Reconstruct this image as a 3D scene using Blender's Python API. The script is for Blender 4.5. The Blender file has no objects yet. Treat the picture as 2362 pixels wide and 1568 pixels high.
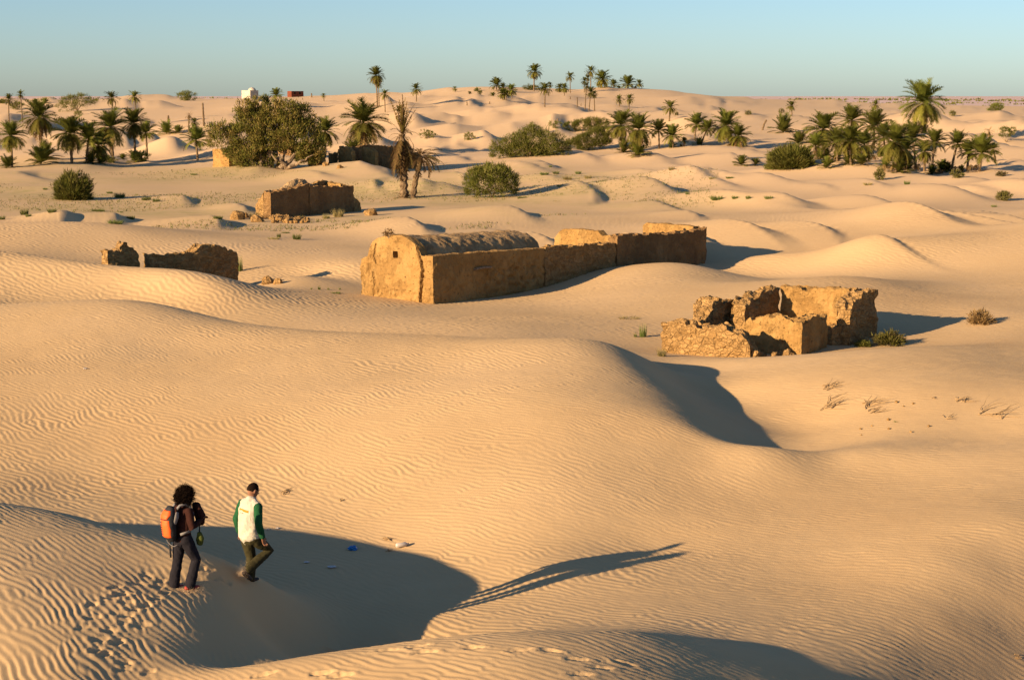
import bpy, math, random
import numpy as np

random.seed(7)
RNG = np.random.default_rng(11)
sc = bpy.context.scene
COL = sc.collection
rad = math.radians

# ------------------------------------------------------------------ camera
CAM_Z = 9.0
FPX = 2361 * 60 / 36.0            # focal length in photo pixels (2361 wide)
CXP, CYP = 1180.5, 784.0
TP = (784 - 222) / FPX            # tangent of the downward pitch
PITCH = math.atan(TP)
cam_d = bpy.data.cameras.new('camera')
cam_d.lens = 60; cam_d.sensor_width = 36; cam_d.clip_start = 0.3; cam_d.clip_end = 60000
cam = bpy.data.objects.new('camera', cam_d); COL.objects.link(cam)
cam.location = (0, 0, CAM_Z); cam.rotation_euler = (math.pi / 2 - PITCH, 0, 0)
sc.camera = cam
CP, SP = math.cos(PITCH), math.sin(PITCH)


def ray(px, py):
    """direction through a photo pixel, scaled to one metre of forward distance"""
    u = (px - CXP) / FPX; v = (py - CYP) / FPX
    yc = CP - v * SP
    return u / yc, (-SP - v * CP) / yc


# ------------------------------------------------------------------ light
SUN_AZ = 38.0      # degrees behind the camera's left
SUN_EL = 15.0
tosun = (-math.cos(rad(SUN_AZ)) * math.cos(rad(SUN_EL)), -math.sin(rad(SUN_AZ)) * math.cos(rad(SUN_EL)), math.sin(rad(SUN_EL)))
sd = bpy.data.lights.new('sun', 'SUN'); sd.energy = 5.0; sd.angle = rad(0.53); sd.color = (1.0, 0.71, 0.425)
so = bpy.data.objects.new('sun', sd); COL.objects.link(so)
from mathutils import Vector, Matrix, noise as mnoise
so.rotation_euler = Vector(tosun).to_track_quat('Z', 'Y').to_euler()
so.location = (-40, -30, 30)
w = bpy.data.worlds.new('World'); sc.world = w; w.use_nodes = True
nt = w.node_tree; bg = nt.nodes['Background']
sky = nt.nodes.new('ShaderNodeTexSky'); sky.sky_type = 'NISHITA'; sky.sun_disc = False
sky.sun_elevation = rad(SUN_EL)
sky.sun_rotation = math.atan2(tosun[0], tosun[1])
sky.altitude = 50; sky.air_density = 0.8; sky.dust_density = 0.5; sky.ozone_density = 3.5
nt.links.new(sky.outputs[0], bg.inputs[0]); bg.inputs[1].default_value = 0.058
sc.view_settings.view_transform = 'Standard'; sc.view_settings.look = 'None'
sc.view_settings.exposure = 1.31; sc.view_settings.gamma = 1.0; sc.view_settings.use_curve_mapping = False
sc.cycles.max_bounces = 6; sc.cycles.use_denoising = True
sc.cycles.use_adaptive_sampling = True; sc.cycles.adaptive_threshold = 0.02


# ------------------------------------------------------------------ noise
def pnoise(x, y, seed=0):
    """2-D gradient noise, about -1..1"""
    r = np.random.default_rng(1000 + seed)
    ang = r.random(4096) * 2 * np.pi
    gx, gy = np.cos(ang), np.sin(ang)
    xi = np.floor(x).astype(np.int64); yi = np.floor(y).astype(np.int64)
    fx = x - xi; fy = y - yi
    def g(ix, iy, dx, dy):
        h = ((ix * 73856093) ^ (iy * 19349663)) & 4095
        return gx[h] * dx + gy[h] * dy
    sx = fx * fx * fx * (fx * (fx * 6 - 15) + 10); sy = fy * fy * fy * (fy * (fy * 6 - 15) + 10)
    a = g(xi, yi, fx, fy); b = g(xi + 1, yi, fx - 1, fy)
    c = g(xi, yi + 1, fx, fy - 1); d = g(xi + 1, yi + 1, fx - 1, fy - 1)
    return ((a + (b - a) * sx) * (1 - sy) + (c + (d - c) * sx) * sy) * 1.5


def sstep(a, b, x):
    t = np.clip((x - a) / (b - a), 0, 1)
    return t * t * (3 - 2 * t)


# ------------------------------------------------------------------ terrain: surveyed points
PTS = []          # (X, Y, z)


def Z(*rows):     # seen in the photo, height known
    for px, py, z in rows:
        sx, t = ray(px, py); Y = (z - CAM_Z) / t
        PTS.append((sx * Y, Y, z))


def YY(*rows):    # seen in the photo, distance known
    for px, py, Y in rows:
        sx, t = ray(px, py); PTS.append((sx * Y, Y, CAM_Z + t * Y))


def Hd(*rows):    # hidden ground: bearing, distance, height
    for px, Y, z in rows:
        PTS.append(((px - CXP) / FPX * Y, Y, z))


def W(*rows):
    PTS.extend(rows)


def line(fn, rows, n=3):
    out = []
    for a, b in zip(rows[:-1], rows[1:]):
        for k in range(n):
            f = k / n; out.append(tuple(p + (q - p) * f for p, q in zip(a, b)))
    out.append(rows[-1]); fn(*out)


# the dune the camera stands on
W((0, 1, 7.3), (2, 1, 7.3), (-2, 1, 7.0), (0, 5, 6.0), (4, 5, 6.0), (-5, 5, 4.8), (0, 10, 4.0), (5, 10, 4.0), (-6, 10, 2.5),
  (0, 15, 2.5), (5, 15, 2.5), (-5, 15, 1.8), (12, 8, 3.2), (-14, 8, 1.9), (14, 16, 1.2), (-12, 16, 1.55), (20, 14, .6), (-22, 14, 1.7))
# bottom dune
line(Z, [(300, 1600, 1.05), (480, 1547, 1.2), (700, 1510, 1.35), (850, 1491, 1.45), (1000, 1471, 1.55), (1200, 1457, 1.6), (1450, 1456, 1.42),
         (1600, 1476, 1.1), (1750, 1520, .88), (1850, 1560, .74)], 2)
Z((1000, 1568, 1.6), (1300, 1568, 1.72), (1550, 1568, 1.44), (700, 1600, 1.4), (1750, 1600, 1.02), (1850, 1620, .92))
Z((1500, 1448, .75), (1600, 1464, .72), (1700, 1490, .70), (1800, 1515, .66), (1870, 1530, .60), (1950, 1534, .46), (2100, 1540, .2), (2361, 1500, -.28), (2361, 1580, -.46), (2130, 1580, -.02), (2600, 1530, -.7))
Hd((2361, 23, -.5), (2361, 19, .1), (1900, 20, 1.0))
# left dune with the walkers
line(Z, [(-400, 1090, 2.5), (-200, 1120, 2.45), (0, 1160, 2.1), (100, 1172, 2.0), (200, 1195, 1.9), (315, 1229, 1.75), (396, 1245, 1.65), (456, 1269, 1.52),
         (517, 1293, 1.42), (567, 1317, 1.28), (627, 1366, 1.0), (700, 1402, .5)], 2)
Z((0, 1568, 1.35), (250, 1568, 1.25), (0, 1480, 1.55), (0, 1400, 1.75), (200, 1400, 1.62), (200, 1480, 1.45), (100, 1280, 1.95), (300, 1300, 1.72),
  (400, 1350, 1.5), (430, 1356, 1.42), (400, 1450, 1.32), (330, 1530, 1.2), (-200, 1300, 2.05), (-200, 1500, 1.5), (-400, 1400, 1.75), (-150, 1600, 1.3))
Z((480, 1400, 1.32), (520, 1350, 1.36), (575, 1348, 1.25), (560, 1400, 1.15), (480, 1460, 1.2), (545, 1465, .98), (420, 1530, 1.14), (480, 1532, .98), (530, 1540, .8), (620, 1500, .35),
  (640, 1440, .5), (700, 1330, .02), (700, 1290, 0), (820, 1425, .15), (760, 1470, .1), (800, 1380, .0), (900, 1340, 0), (950, 1440, .2), (1060, 1340, 0),
  (740, 1240, .05), (900, 1262, 0), (1010, 1285, .02), (540, 1232, .1), (300, 1205, .15), (1100, 1432, .32), (1250, 1440, .5), (1400, 1443, .62))
Hd((0, 32, .55), (150, 31.6, .5), (-250, 33, .7), (320, 31, .35), (450, 30.3, .25))
Z((0, 1145, .35), (-300, 1080, .5))
# big middle dune
line(Z, [(-300, 712, 1.8), (0, 702, 1.9), (150, 695, 2.0), (300, 694, 2.05), (400, 706, 1.98), (520, 740, 1.85), (640, 755, 1.75), (800, 766, 1.72), (960, 771, 1.75), (1100, 777, 1.85),
         (1250, 782, 1.95), (1370, 782, 2.0), (1425, 797, 1.9), (1455, 822, 1.78), (1485, 860, 1.65), (1530, 920, 1.45), (1600, 985, 1.3), (1680, 1012, 1.12)], 2)
line(Z, [(1680, 1012, 1.14), (1750, 1018, 1.1), (1850, 1026, 1.02), (2000, 1042, .92), (2150, 1043, .9), (2361, 1033, 1.0), (2600, 1020, 1.1)], 2)
Z((-200, 850, 1.3), (-200, 1000, .7), (0, 800, 1.55), (0, 900, 1.1), (0, 1000, .7), (200, 800, 1.6), (200, 900, 1.15), (200, 1000, .68), (200, 1100, .28), (400, 800, 1.55), (400, 1000, .75), (600, 830, 1.55),
  (600, 900, 1.28), (600, 1000, .82), (600, 1100, .36), (600, 1180, .15), (800, 900, 1.38), (800, 1000, .95), (800, 1150, .32), (1000, 850, 1.62), (1000, 1000, 1.12), (1000, 1100, .68), (1000, 1200, .3),
  (1150, 1000, 1.2), (1200, 900, 1.7), (1300, 840, 1.9), (1300, 1000, 1.3), (1300, 1100, .86), (1300, 1200, .46), (1500, 1265, .2), (1250, 1300, .3), (1450, 900, 1.62), (1450, 1000, 1.27), (1450, 1100, .8), (1550, 1040, 1.05))
Z((1640, 1047, .88), (1720, 1060, .55), (1800, 1066, .48), (1900, 1076, .6), (2050, 1082, .7), (2200, 1080, .8), (2361, 1070, .9), (1600, 1100, .72), (1600, 1200, .4), (1600, 1300, .3), (1600, 1400, .46), (1550, 1440, .66),
  (1800, 1150, .5), (1900, 1230, .42), (1900, 1330, .36), (1900, 1430, .46), (1850, 1490, .56), (2050, 1490, .32), (2200, 1150, .72), (2200, 1300, .58), (2361, 1200, .82), (2361, 1300, .4), (2200, 1440, .2), (2361, 1450, -.15), (2361, 1380, .12), (2600, 1300, .2), (2600, 1450, -.4))
# bowl right of the middle dune and the mound behind it
Z((1600, 866, .62), (1640, 925, .52), (1700, 965, .42), (1780, 1000, .28), (1850, 1012, .28), (1910, 1020, .42), (1560, 845, .68), (1720, 930, .86), (1700, 880, .98), (1650, 880, .82), (1800, 960, .78),
  (1900, 900, 1.08), (2100, 900, 1.28), (2300, 900, 1.38), (1900, 980, .8), (2100, 985, .92), (2300, 985, 1.0), (2000, 1015, .72), (2250, 1018, .85), (2500, 900, 1.5))
line(Z, [(1520, 822, .8), (1620, 829, .9), (1700, 829, .97), (1800, 822, 1.12), (1900, 815, 1.25), (2000, 807, 1.35), (2100, 801, 1.45), (2200, 801, 1.45), (2300, 816, 1.35), (2361, 830, 1.25), (2550, 850, 1.2)], 1)
Hd((1500, 56, .6), (1600, 56, .55), (1750, 55, .55), (1900, 55, .6), (2050, 55, .8), (1700, 59, .6), (1900, 59, .75), (2250, 56, .9))
Z((2010, 785, .6), (2120, 770, .68), (2220, 730, .8), (2160, 795, .7), (2290, 740, 1.0), (2361, 780, 1.15), (1480, 790, .6), (1440, 770, .72), (1500, 740, .6), (1600, 735, .7), (1700, 690, .95))
# valley behind the middle dune, dune in front of the left walls, house ground
Hd((100, 63, .9), (350, 61, .75), (600, 58.5, .75), (800, 57, .85), (1000, 56, 1.0), (1200, 54, 1.1), (1380, 54, 1.0))
line(Z, [(-300, 560, 2.3), (0, 577, 2.2), (150, 596, 2.1), (230, 606, 2.0), (330, 622, 1.9), (430, 633, 1.8), (500, 648, 1.6), (560, 664, 1.3), (650, 675, 1.0), (760, 682, .7), (830, 687, .55),
         (1000, 702, .38), (1100, 705, .38), (1210, 706, .45)], 2)
Z((150, 640, 1.6), (0, 640, 1.6), (0, 688, 1.05), (150, 684, 1.05), (300, 660, 1.3), (400, 680, 1.1), (600, 720, .85), (600, 738, .78), (800, 720, .8), (800, 752, .8), (1000, 730, .75), (1000, 758, .85), (1200, 740, .75), (1200, 768, .95), (1330, 720, .55), (1400, 760, .75))
Hd((300, 75, .7), (420, 75.5, .5), (200, 78, 1.0), (520, 76, .3), (1000, 75, .3), (1150, 78, .3), (900, 78, .3))
Z((560, 658, .2), (650, 668, -.1), (750, 672, -.15), (810, 664, .05), (640, 640, .6), (720, 636, .7), (700, 608, 1.25), (790, 600, 1.3), (620, 622, .8), (830, 610, 1.0), (820, 640, .6))
Z((1250, 660, .45), (1320, 650, .6), (1400, 640, .85), (1480, 612, 1.15), (1560, 598, 1.42), (1640, 620, .92), (1500, 650, .9), (1600, 648, .98), (1400, 690, .6), (1500, 700, .7), (1300, 690, .45), (1600, 680, .9))
Z((1740, 636, .2), (1690, 624, .3), (1810, 637, .25), (1850, 616, .42), (1870, 601, .55), (1780, 606, .38), (1700, 606, .45), (1700, 650, .72), (1810, 652, .72), (1920, 634, 1.45), (2050, 647, 1.3), (2120, 668, .95), (2200, 700, 1.0), (2290, 712, 1.1), (2361, 715, 1.0), (1850, 690, 1.1), (1950, 690, 1.15), (2361, 650, .9), (2200, 620, .9), (2050, 600, 1.1), (1950, 600, 1.0))
line(Z, [(1640, 588, .6), (1700, 580, .8), (1780, 560, 1.5), (1850, 548, 1.9), (2000, 549, 1.9), (2200, 552, 1.85), (2361, 556, 1.8), (2600, 570, 1.8)], 1)
line(Z, [(-300, 580, 1.5), (0, 545, 1.7), (100, 516, 2.0), (200, 513, 2.0), (300, 526, 1.8), (450, 554, 1.3), (600, 588, .95), (700, 590, .9)], 1)
Z((0, 562, 1.4), (200, 580, 1.05), (400, 600, .75), (520, 590, .9), (900, 560, .7), (1000, 520, .9), (1300, 515, .95), (850, 545, .8))
Hd((100, 108, .8), (300, 106, .7), (1900, 95, 1.2), (2200, 96, 1.2))
Z((700, 510, .6), (820, 500, .6), (600, 512, .6), (950, 465, .5), (1130, 455, .5), (1260, 450, .6), (170, 460, .6), (400, 470, .5), (50, 490, .6), (500, 430, .5), (800, 400, .5), (250, 400, .9), (30, 388, .9), (600, 388, .7), (900, 390, .6), (1200, 490, .9), (1500, 500, 1.0))
# middle distance
YY((0, 375, 215), (300, 372, 215), (480, 385, 200), (1000, 380, 205), (1210, 362, 225), (1430, 352, 250), (1700, 340, 270), (1900, 385, 205), (2080, 398, 190), (2260, 395, 195), (2361, 360, 220), (1700, 480, 130), (2000, 440, 150), (2300, 460, 140),
   (0, 320, 310), (300, 330, 300), (500, 330, 300), (800, 330, 300), (1000, 330, 300), (2100, 310, 330), (2361, 300, 330),
   (50, 285, 420), (260, 290, 400), (600, 290, 400), (820, 290, 400), (870, 249, 470), (960, 238, 530), (1090, 260, 470), (1250, 250, 470), (1360, 256, 420), (1450, 254, 450), (1545, 280, 360), (1700, 270, 450), (1900, 270, 450), (2110, 290, 380), (2361, 265, 520),
   (0, 246, 560), (200, 240, 620), (400, 238, 620), (560, 233, 650), (685, 223, 700), (800, 240, 620), (900, 226, 640), (1060, 198, 640), (1130, 197, 640), (1230, 208, 630), (1310, 216, 620), (1360, 207, 620), (1450, 201, 610), (1530, 208, 600), (1600, 222, 600), (1700, 235, 600),
   (1900, 240, 640), (2100, 244, 680), (2361, 248, 700), (2700, 248, 700), (-300, 246, 600))
W((-300, 1000, 3), (-100, 1000, 3), (100, 1000, 3), (300, 1000, 2), (-420, 1400, 2), (0, 1400, 0), (420, 1400, 0), (-700, 2600, 2), (0, 2600, 0), (800, 2600, 0), (-2000, 8000, 0), (2000, 8000, 0), (0, 8000, 0))
for Yb in (20, 30, 45, 70, 110, 180, 300, 500):       # far to both sides
    for s in (-1, 1):
        for k in (.62, 1.4):
            W((s * k * Yb, Yb, 1.6 + .3 * math.sin(Yb * 3 + s) + (.003 * Yb)))

P = np.array(PTS)
pu = P[:, 0] / P[:, 1]; pv = np.log(P[:, 1])
C2 = 0.028 ** 2


def kern(r2):
    return np.sqrt(r2 + C2)


n = len(P)
K = kern((pu[:, None] - pu[None]) ** 2 + (pv[:, None] - pv[None]) ** 2)
sm = np.where(P[:, 1] > 150, 0.006, 0.0042)
A = np.zeros((n + 3, n + 3)); A[:n, :n] = K - np.diag(sm)
A[:n, n] = 1; A[:n, n + 1] = pu; A[:n, n + 2] = pv; A[n:, :n] = A[:n, n:].T
wts = np.linalg.solve(A, np.concatenate([P[:, 2], np.zeros(3)]))
# coarse log-polar grid
GU = np.arange(-1.5, 1.5001, 0.004); GV = np.arange(-0.1, math.log(9000), 0.0085)
Zc = np.zeros((len(GV), len(GU)))
uu, vv = np.meshgrid(GU, GV)
for i in range(0, len(GV), 64):
    a = uu[i:i + 64, :, None] - pu; b = vv[i:i + 64, :, None] - pv
    Zc[i:i + 64] = kern(a * a + b * b) @ wts[:n] + wts[n] + wts[n + 1] * uu[i:i + 64] + wts[n + 2] * vv[i:i + 64]
YC = np.exp(vv); XC = uu * YC


# ------------------------------------------------------------------ free dunes of the middle and far distance
def mound(cx, cy, h, ww, wc, lee=None, ang=14, bend=.08):
    global Zc
    R = max(ww, wc) * 2.6 + 6
    m = (np.abs(XC - cx) < R) & (np.abs(YC - cy) < R)
    if not m.any(): return
    ca, sa = math.cos(rad(ang)), math.sin(rad(ang))
    dx = XC[m] - cx; dy = YC[m] - cy
    s = dx * ca + dy * sa; c = -dx * sa + dy * ca
    s = s + bend * ww * (c / wc) ** 2
    lee = lee or 2.0 * h
    p = np.where(s < 0, np.exp(-(s / ww) ** 2), 0.0)
    q = np.clip(1 - s / lee, 0, 1); q = q * q * (1.6 - .6 * q) if False else q ** 1.15
    p = np.where(s < 0, p, q)
    Zc[m] += h * p * np.exp(-(c / wc) ** 2)


def mpx(px, py, Y, h, wpx, deep=1.0, **k):
    """a dune whose brink stands at a photo pixel at distance Y, wpx photo pixels wide on its windward side"""
    sx, t = ray(px, py); wm = wpx * Y / FPX * 1.12; h *= .78
    mound(sx * Y, Y, h, wm * .75, max(6.0, wm * .8 * deep), **k)


for row in [(1500, 440, 150, 1.5, 200), (1660, 470, 135, 1.2, 150), (1790, 478, 128, 1.4, 150), (2000, 478, 128, 1.3, 200), (2180, 445, 145, 1.2, 180), (2110, 525, 102, 1.4, 230), (1640, 412, 170, 1.3, 160), (1760, 412, 165, 1.2, 130),
            (2030, 392, 185, 1.5, 260), (1640, 338, 262, 2.0, 170), (1500, 366, 215, 1.4, 150), (1250, 385, 200, 1.0, 90), (1330, 355, 220, 1.2, 200), (1330, 432, 150, .9, 160), (1150, 408, 170, .7, 110), (950, 512, 105, .9, 150), (1180, 478, 118, .8, 190),
            (265, 492, 115, .8, 230), (500, 495, 112, .8, 220), (150, 500, 112, .6, 110), (430, 450, 140, .5, 100), (400, 325, 235, 2.6, 90), (2361, 420, 150, 1.3, 120), (1000, 350, 235, 1.6, 80), (870, 332, 262, 2.3, 60),
            (560, 445, 130, .5, 80), (1240, 520, 96, .8, 260), (1700, 520, 100, .9, 180)]:
    mpx(*row)
r = random.Random(5)
for k in range(520):
    Y = math.exp(r.uniform(math.log(150), math.log(1000))); X = r.uniform(-.46, .46) * Y
    f = min(1, (Y - 120) / 200)
    h = r.uniform(.25, .75) * (.6 + 1.5 * f); ww = h * r.uniform(9, 15)
    if Y < 240 and r.random() < .45: continue
    if Y > 450 and X > .12 * Y: h *= .45
    mound(X, Y, h, ww, ww * r.uniform(.7, 1.6), lee=h * r.choice([1.6, 1.9, 2.4, 4]), ang=r.uniform(0, 28), bend=r.uniform(-.2, .2))
for k in range(70):                        # low hummocks between the ruins and the palms
    Y = math.exp(r.uniform(math.log(86), math.log(215))); X = r.uniform(-.34, .34) * Y
    if X < 6: continue
    h = r.uniform(.24, .52) * (.8 + Y / 300); ww = h * r.uniform(6.5, 11)
    mound(X, Y, h, ww, ww * r.uniform(1.0, 2.0), lee=h * r.choice([1.7, 2.0, 2.8]), ang=r.uniform(0, 30), bend=r.uniform(-.1, .3))
for k in range(700):                       # low dunes of the far plain on the left
    Y = math.exp(r.uniform(math.log(1100), math.log(6000))); X = r.uniform(-.45, .1) * Y
    h = r.uniform(.5, 1.6) * (Y / 900) ** .8 * (1 if X < -.1 * Y else .5); ww = h * r.uniform(6, 10)
    mound(X, Y, h, ww, ww * 1.6)
Zc += pnoise(XC / 9, YC / 9, 3) * .10 * sstep(75, 130, YC) + pnoise(XC / 3.4, YC / 3.4, 4) * .02 * sstep(25, 60, YC) * (1 - sstep(80, 200, YC))


def height(X, Y):
    """ground height without the ripples"""
    u = X / Y; v = math.log(Y)
    fu = (u - GU[0]) / .004; fv = (v - GV[0]) / .0085
    i = int(min(max(fv, 0), len(GV) - 2)); j = int(min(max(fu, 0), len(GU) - 2)); a = fv - i; b = fu - j
    return float((Zc[i, j] * (1 - b) + Zc[i, j + 1] * b) * (1 - a) + (Zc[i + 1, j] * (1 - b) + Zc[i + 1, j + 1] * b) * a)


def ground(px, py, Y0=18.0, Y1=3000.0):
    """first ground point along the sight line of a photo pixel, beyond Y0"""
    sx, t = ray(px, py); Y = Y0
    while Y < Y1:
        if CAM_Z + t * Y <= height(sx * Y, Y): break
        Y *= 1.002
    return Vector((sx * Y, Y, height(sx * Y, Y)))


def at(px, Y, py=600):
    sx, _ = ray(px, py)
    return Vector((sx * Y, Y, height(sx * Y, Y)))


# ------------------------------------------------------------------ fine terrain mesh with ripples
def rows_of():
    y = 1.0; out = []
    while y < 8500:
        out.append(y)
        if y < 17: d = .5
        elif y < 20.5: d = .12
        elif y < 56: d = .046
        elif y < 105: d = .095
        else: d = max(.11, y * y / 14000)
        y += min(d, y * .05 + .02 if y > 105 else d)
    return np.array(out)


fu_in = np.arange(-.355, .3551, .00066)
fu_out = [.355 + .004 * k ** 1.25 for k in range(1, 110)]
fu_out = np.array([q for q in fu_out if q < 1.45])
FU = np.concatenate([-fu_out[::-1], fu_in, fu_out]); FY = rows_of(); FV = np.log(FY)


def cubic_matrix(src0, step, nsrc, q):
    f = (q - src0) / step; i = np.clip(np.floor(f).astype(int), 1, nsrc - 3); t = f - i
    M = np.zeros((len(q), nsrc)); rr = np.arange(len(q))
    M[rr, i - 1] = (-t ** 3 + 2 * t ** 2 - t) / 2; M[rr, i] = (3 * t ** 3 - 5 * t ** 2 + 2) / 2
    M[rr, i + 1] = (-3 * t ** 3 + 4 * t ** 2 + t) / 2; M[rr, i + 2] = (t ** 3 - t ** 2) / 2
    return M


ZF = cubic_matrix(GV[0], .0085, len(GV), FV) @ Zc @ cubic_matrix(GU[0], .004, len(GU), FU).T
XF = FU[None, :] * FY[:, None]; YF = np.repeat(FY[:, None], len(FU), 1)
slope_x = np.gradient(ZF, axis=1) / np.maximum(np.gradient(XF, axis=1), 1e-6)
slope_y = np.gradient(ZF, axis=0) / np.gradient(YF, axis=0)
steep = np.hypot(slope_x, slope_y)


def ripples():
    m = (YF > 19) & (YF < 125) & (np.abs(FU)[None, :] < .4)
    x = XF[m]; y = YF[m]; st = steep[m]
    big = pnoise(x / 9.5, y / 9.5, 21) * 1.0 + pnoise(x / 3.1, y / 3.1, 22) * .24
    wig = pnoise(x / .7, y / .7, 23) * .062 + pnoise(x / .27, y / .27, 24) * .026
    turn = sstep(-2, 9, x - (y - 30) * .12)           # ripples swing round towards the right of the valley
    def train(lam, ang, sd):
        a = rad(ang); d = x * math.cos(a) + y * math.sin(a)
        return 2 * np.pi / lam * (d + big + wig + pnoise(x / 1.6, y / 1.6, sd) * .11)
    def prof(th):
        return np.sin(th + .45 * np.sin(th)) * .5
    k1 = sstep(-.15, .15, pnoise(x / .75, y / .75, 31) + .6 * pnoise(x / .3, y / .3, 32))
    lam = .15
    A1 = prof(train(lam, 38, 25)); A2 = prof(train(lam * 1.13, 52, 26)); near = A1 * k1 + A2 * (1 - k1)
    A3 = prof(train(lam * 1.02, 72, 27)); near = near * (1 - turn) + (A3 * (.35 + .65 * k1) + .45 * A2 * (1 - k1)) * turn
    left = sstep(-1.5, -5.0, x) * sstep(30.5, 27.5, y)   # coarser ripples on the walkers' dune
    B1 = prof(train(.138, 40, 28)); B2 = prof(train(.158, 58, 29)); coarse = B1 * k1 + B2 * (1 - k1)
    F1 = prof(train(.25, 36, 28)); F2 = prof(train(.29, 54, 29)); far = F1 * k1 + F2 * (1 - k1)
    ff = sstep(50, 62, y)
    amp = .0102 * (1 + .55 * pnoise(x / 2.3, y / 2.3, 33) + .45 * pnoise(x / .9, y / .9, 37)) * (1 - ff) + -.0 + .0165 * (1 + .8 * pnoise(x / 6, y / 6, 34)) * ff * sstep(125, 95, y)
    smooth = 1 - .86 * sstep(.42, .62, st)
    out = np.zeros_like(ZF)
    out[m] = (near * (1 - ff) * (1 - left) + coarse * left * .92 + far * ff) * amp * smooth
    out[m] += (pnoise(x / .16, y / .16, 35) * .0012 + pnoise(x / .55, y / .55, 36) * .004) * (1 - ff)
    return out


ZR = ZF + ripples()


def pit(px, py, depth=.06, a=.16, b=.085, rot=None, z=None):
    p = ground(px, py)
    rot = r.uniform(0, math.pi) if rot is None else rot
    i0, i1 = np.searchsorted(FY, p.y - .8), np.searchsorted(FY, p.y + .8)
    j0, j1 = np.searchsorted(FU, (p.x - .8) / p.y), np.searchsorted(FU, (p.x + .8) / p.y)
    x = XF[i0:i1, j0:j1] - p.x; y = YF[i0:i1, j0:j1] - p.y
    c, s = math.cos(rot), math.sin(rot)
    q = np.sqrt(((x * c + y * s) / a) ** 2 + ((-x * s + y * c) / b) ** 2) + .25 * pnoise(x * 14 + px, y * 14, 41)
    ZR[i0:i1, j0:j1] += -depth * np.exp(-(q ** 4)) + depth * .28 * np.exp(-((q - 1.35) / .4) ** 2)


for zx, zy in [(1170, 740), (1095, 800), (1250, 830), (1280, 780), (920, 830), (980, 885), (870, 915), (1000, 945), (940, 900), (730, 970), (930, 1040), (735, 1070), (980, 1115), (1120, 1130), (1010, 1060), (650, 1155),
               (870, 1185), (790, 1245), (930, 1270), (760, 1340), (830, 1370), (990, 1440), (980, 1490), (1180, 1505), (1310, 880), (1230, 920), (1150, 980), (1060, 1010), (1650, 700), (1590, 690), (1720, 760), (1800, 790)]:
    pit(zx * .2899, 1113.2 + .2899 * zy, r.uniform(.018, .036), r.uniform(.10, .14), r.uniform(.05, .07), rad(r.uniform(20, 70)))
for zx, zy in [(1400, 1300), (1850, 1315), (2210, 1330), (700, 1340), (1180, 1330), (1470, 1345), (180, 1530), (640, 1520), (790, 1535)]:
    pit(556.6 + zx * .2899, 1113.2 + .2899 * zy, r.uniform(.025, .045), .16, .06, rad(r.uniform(-10, 20)))
for px_, py_ in [(1270, 1500), (1330, 1520), (1385, 1540), (1440, 1530), (1340, 1555)]:
    pit(px_, py_, .035, .16, .06, rad(r.uniform(-20, 20)))


def grid_mesh(name, X, Y, Zv):
    nr, nc = X.shape
    me = bpy.data.meshes.new(name)
    co = np.stack([X, Y, Zv], -1).reshape(-1, 3).astype(np.float32)
    idx = np.arange(nr * nc).reshape(nr, nc)
    q = np.stack([idx[:-1, :-1], idx[:-1, 1:], idx[1:, 1:], idx[1:, :-1]], -1).reshape(-1, 4).astype(np.int32)
    me.vertices.add(len(co)); me.vertices.foreach_set('co', co.ravel())
    me.loops.add(q.size); me.loops.foreach_set('vertex_index', q.ravel())
    me.polygons.add(len(q)); me.polygons.foreach_set('loop_start', np.arange(0, q.size, 4, dtype=np.int32))
    me.polygons.foreach_set('use_smooth', np.ones(len(q), dtype=bool))
    me.update(calc_edges=True)
    return me


# ------------------------------------------------------------------ materials
def mat(name, rough=.9):
    m = bpy.data.materials.new(name); m.use_nodes = True
    b = m.node_tree.nodes['Principled BSDF']; b.inputs['Roughness'].default_value = rough
    b.inputs['Specular IOR Level'].default_value = .15
    return m, m.node_tree, b


def nd(t, kind, **k):
    o = t.nodes.new(kind)
    for a, v in k.items():
        if a.startswith('i_'):
            key = a[2:]
            o.inputs[int(key) if key.isdigit() else key.replace('_', ' ')].default_value = v
        else: setattr(o, a, v)
    return o


def ramp(t, fac, stops):
    o = t.nodes.new('ShaderNodeValToRGB'); e = o.color_ramp.elements
    while len(e) < len(stops): e.new(.5)
    for q, (p, c) in zip(e, stops):
        q.position = p; q.color = (*c, 1) if len(c) == 3 else c
    t.links.new(fac, o.inputs[0]); return o.outputs[0]


def mixc(t, fac, a, b, mode='MIX'):
    o = t.nodes.new('ShaderNodeMix'); o.data_type = 'RGBA'; o.blend_type = mode
    for s, v in ((o.inputs[0], fac), (o.inputs[6], a), (o.inputs[7], b)):
        if hasattr(v, 'links'): t.links.new(v, s)
        elif isinstance(v, (int, float)): s.default_value = v
        else: s.default_value = (*v, 1)
    return o.outputs[2]


def mth(t, op, a, b=0.0, clamp=False):
    o = t.nodes.new('ShaderNodeMath'); o.operation = op; o.use_clamp = clamp
    for s, v in ((o.inputs[0], a), (o.inputs[1], b)):
        if hasattr(v, 'links'): t.links.new(v, s)
        else: s.default_value = v
    return o.outputs[0]


def noise_of(t, vec, scale, detail=3, rough=.55):
    o = t.nodes.new('ShaderNodeTexNoise'); o.inputs['Scale'].default_value = scale
    o.inputs['Detail'].default_value = detail; o.inputs['Roughness'].default_value = rough
    if vec is not None: t.links.new(vec, o.inputs['Vector'])
    return o.outputs[0]


def bump_of(t, b, h, strength, dist):
    o = t.nodes.new('ShaderNodeBump'); o.inputs['Strength'].default_value = strength; o.inputs['Distance'].default_value = dist
    t.links.new(h, o.inputs['Height']); t.links.new(o.outputs[0], b.inputs['Normal'])


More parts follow.
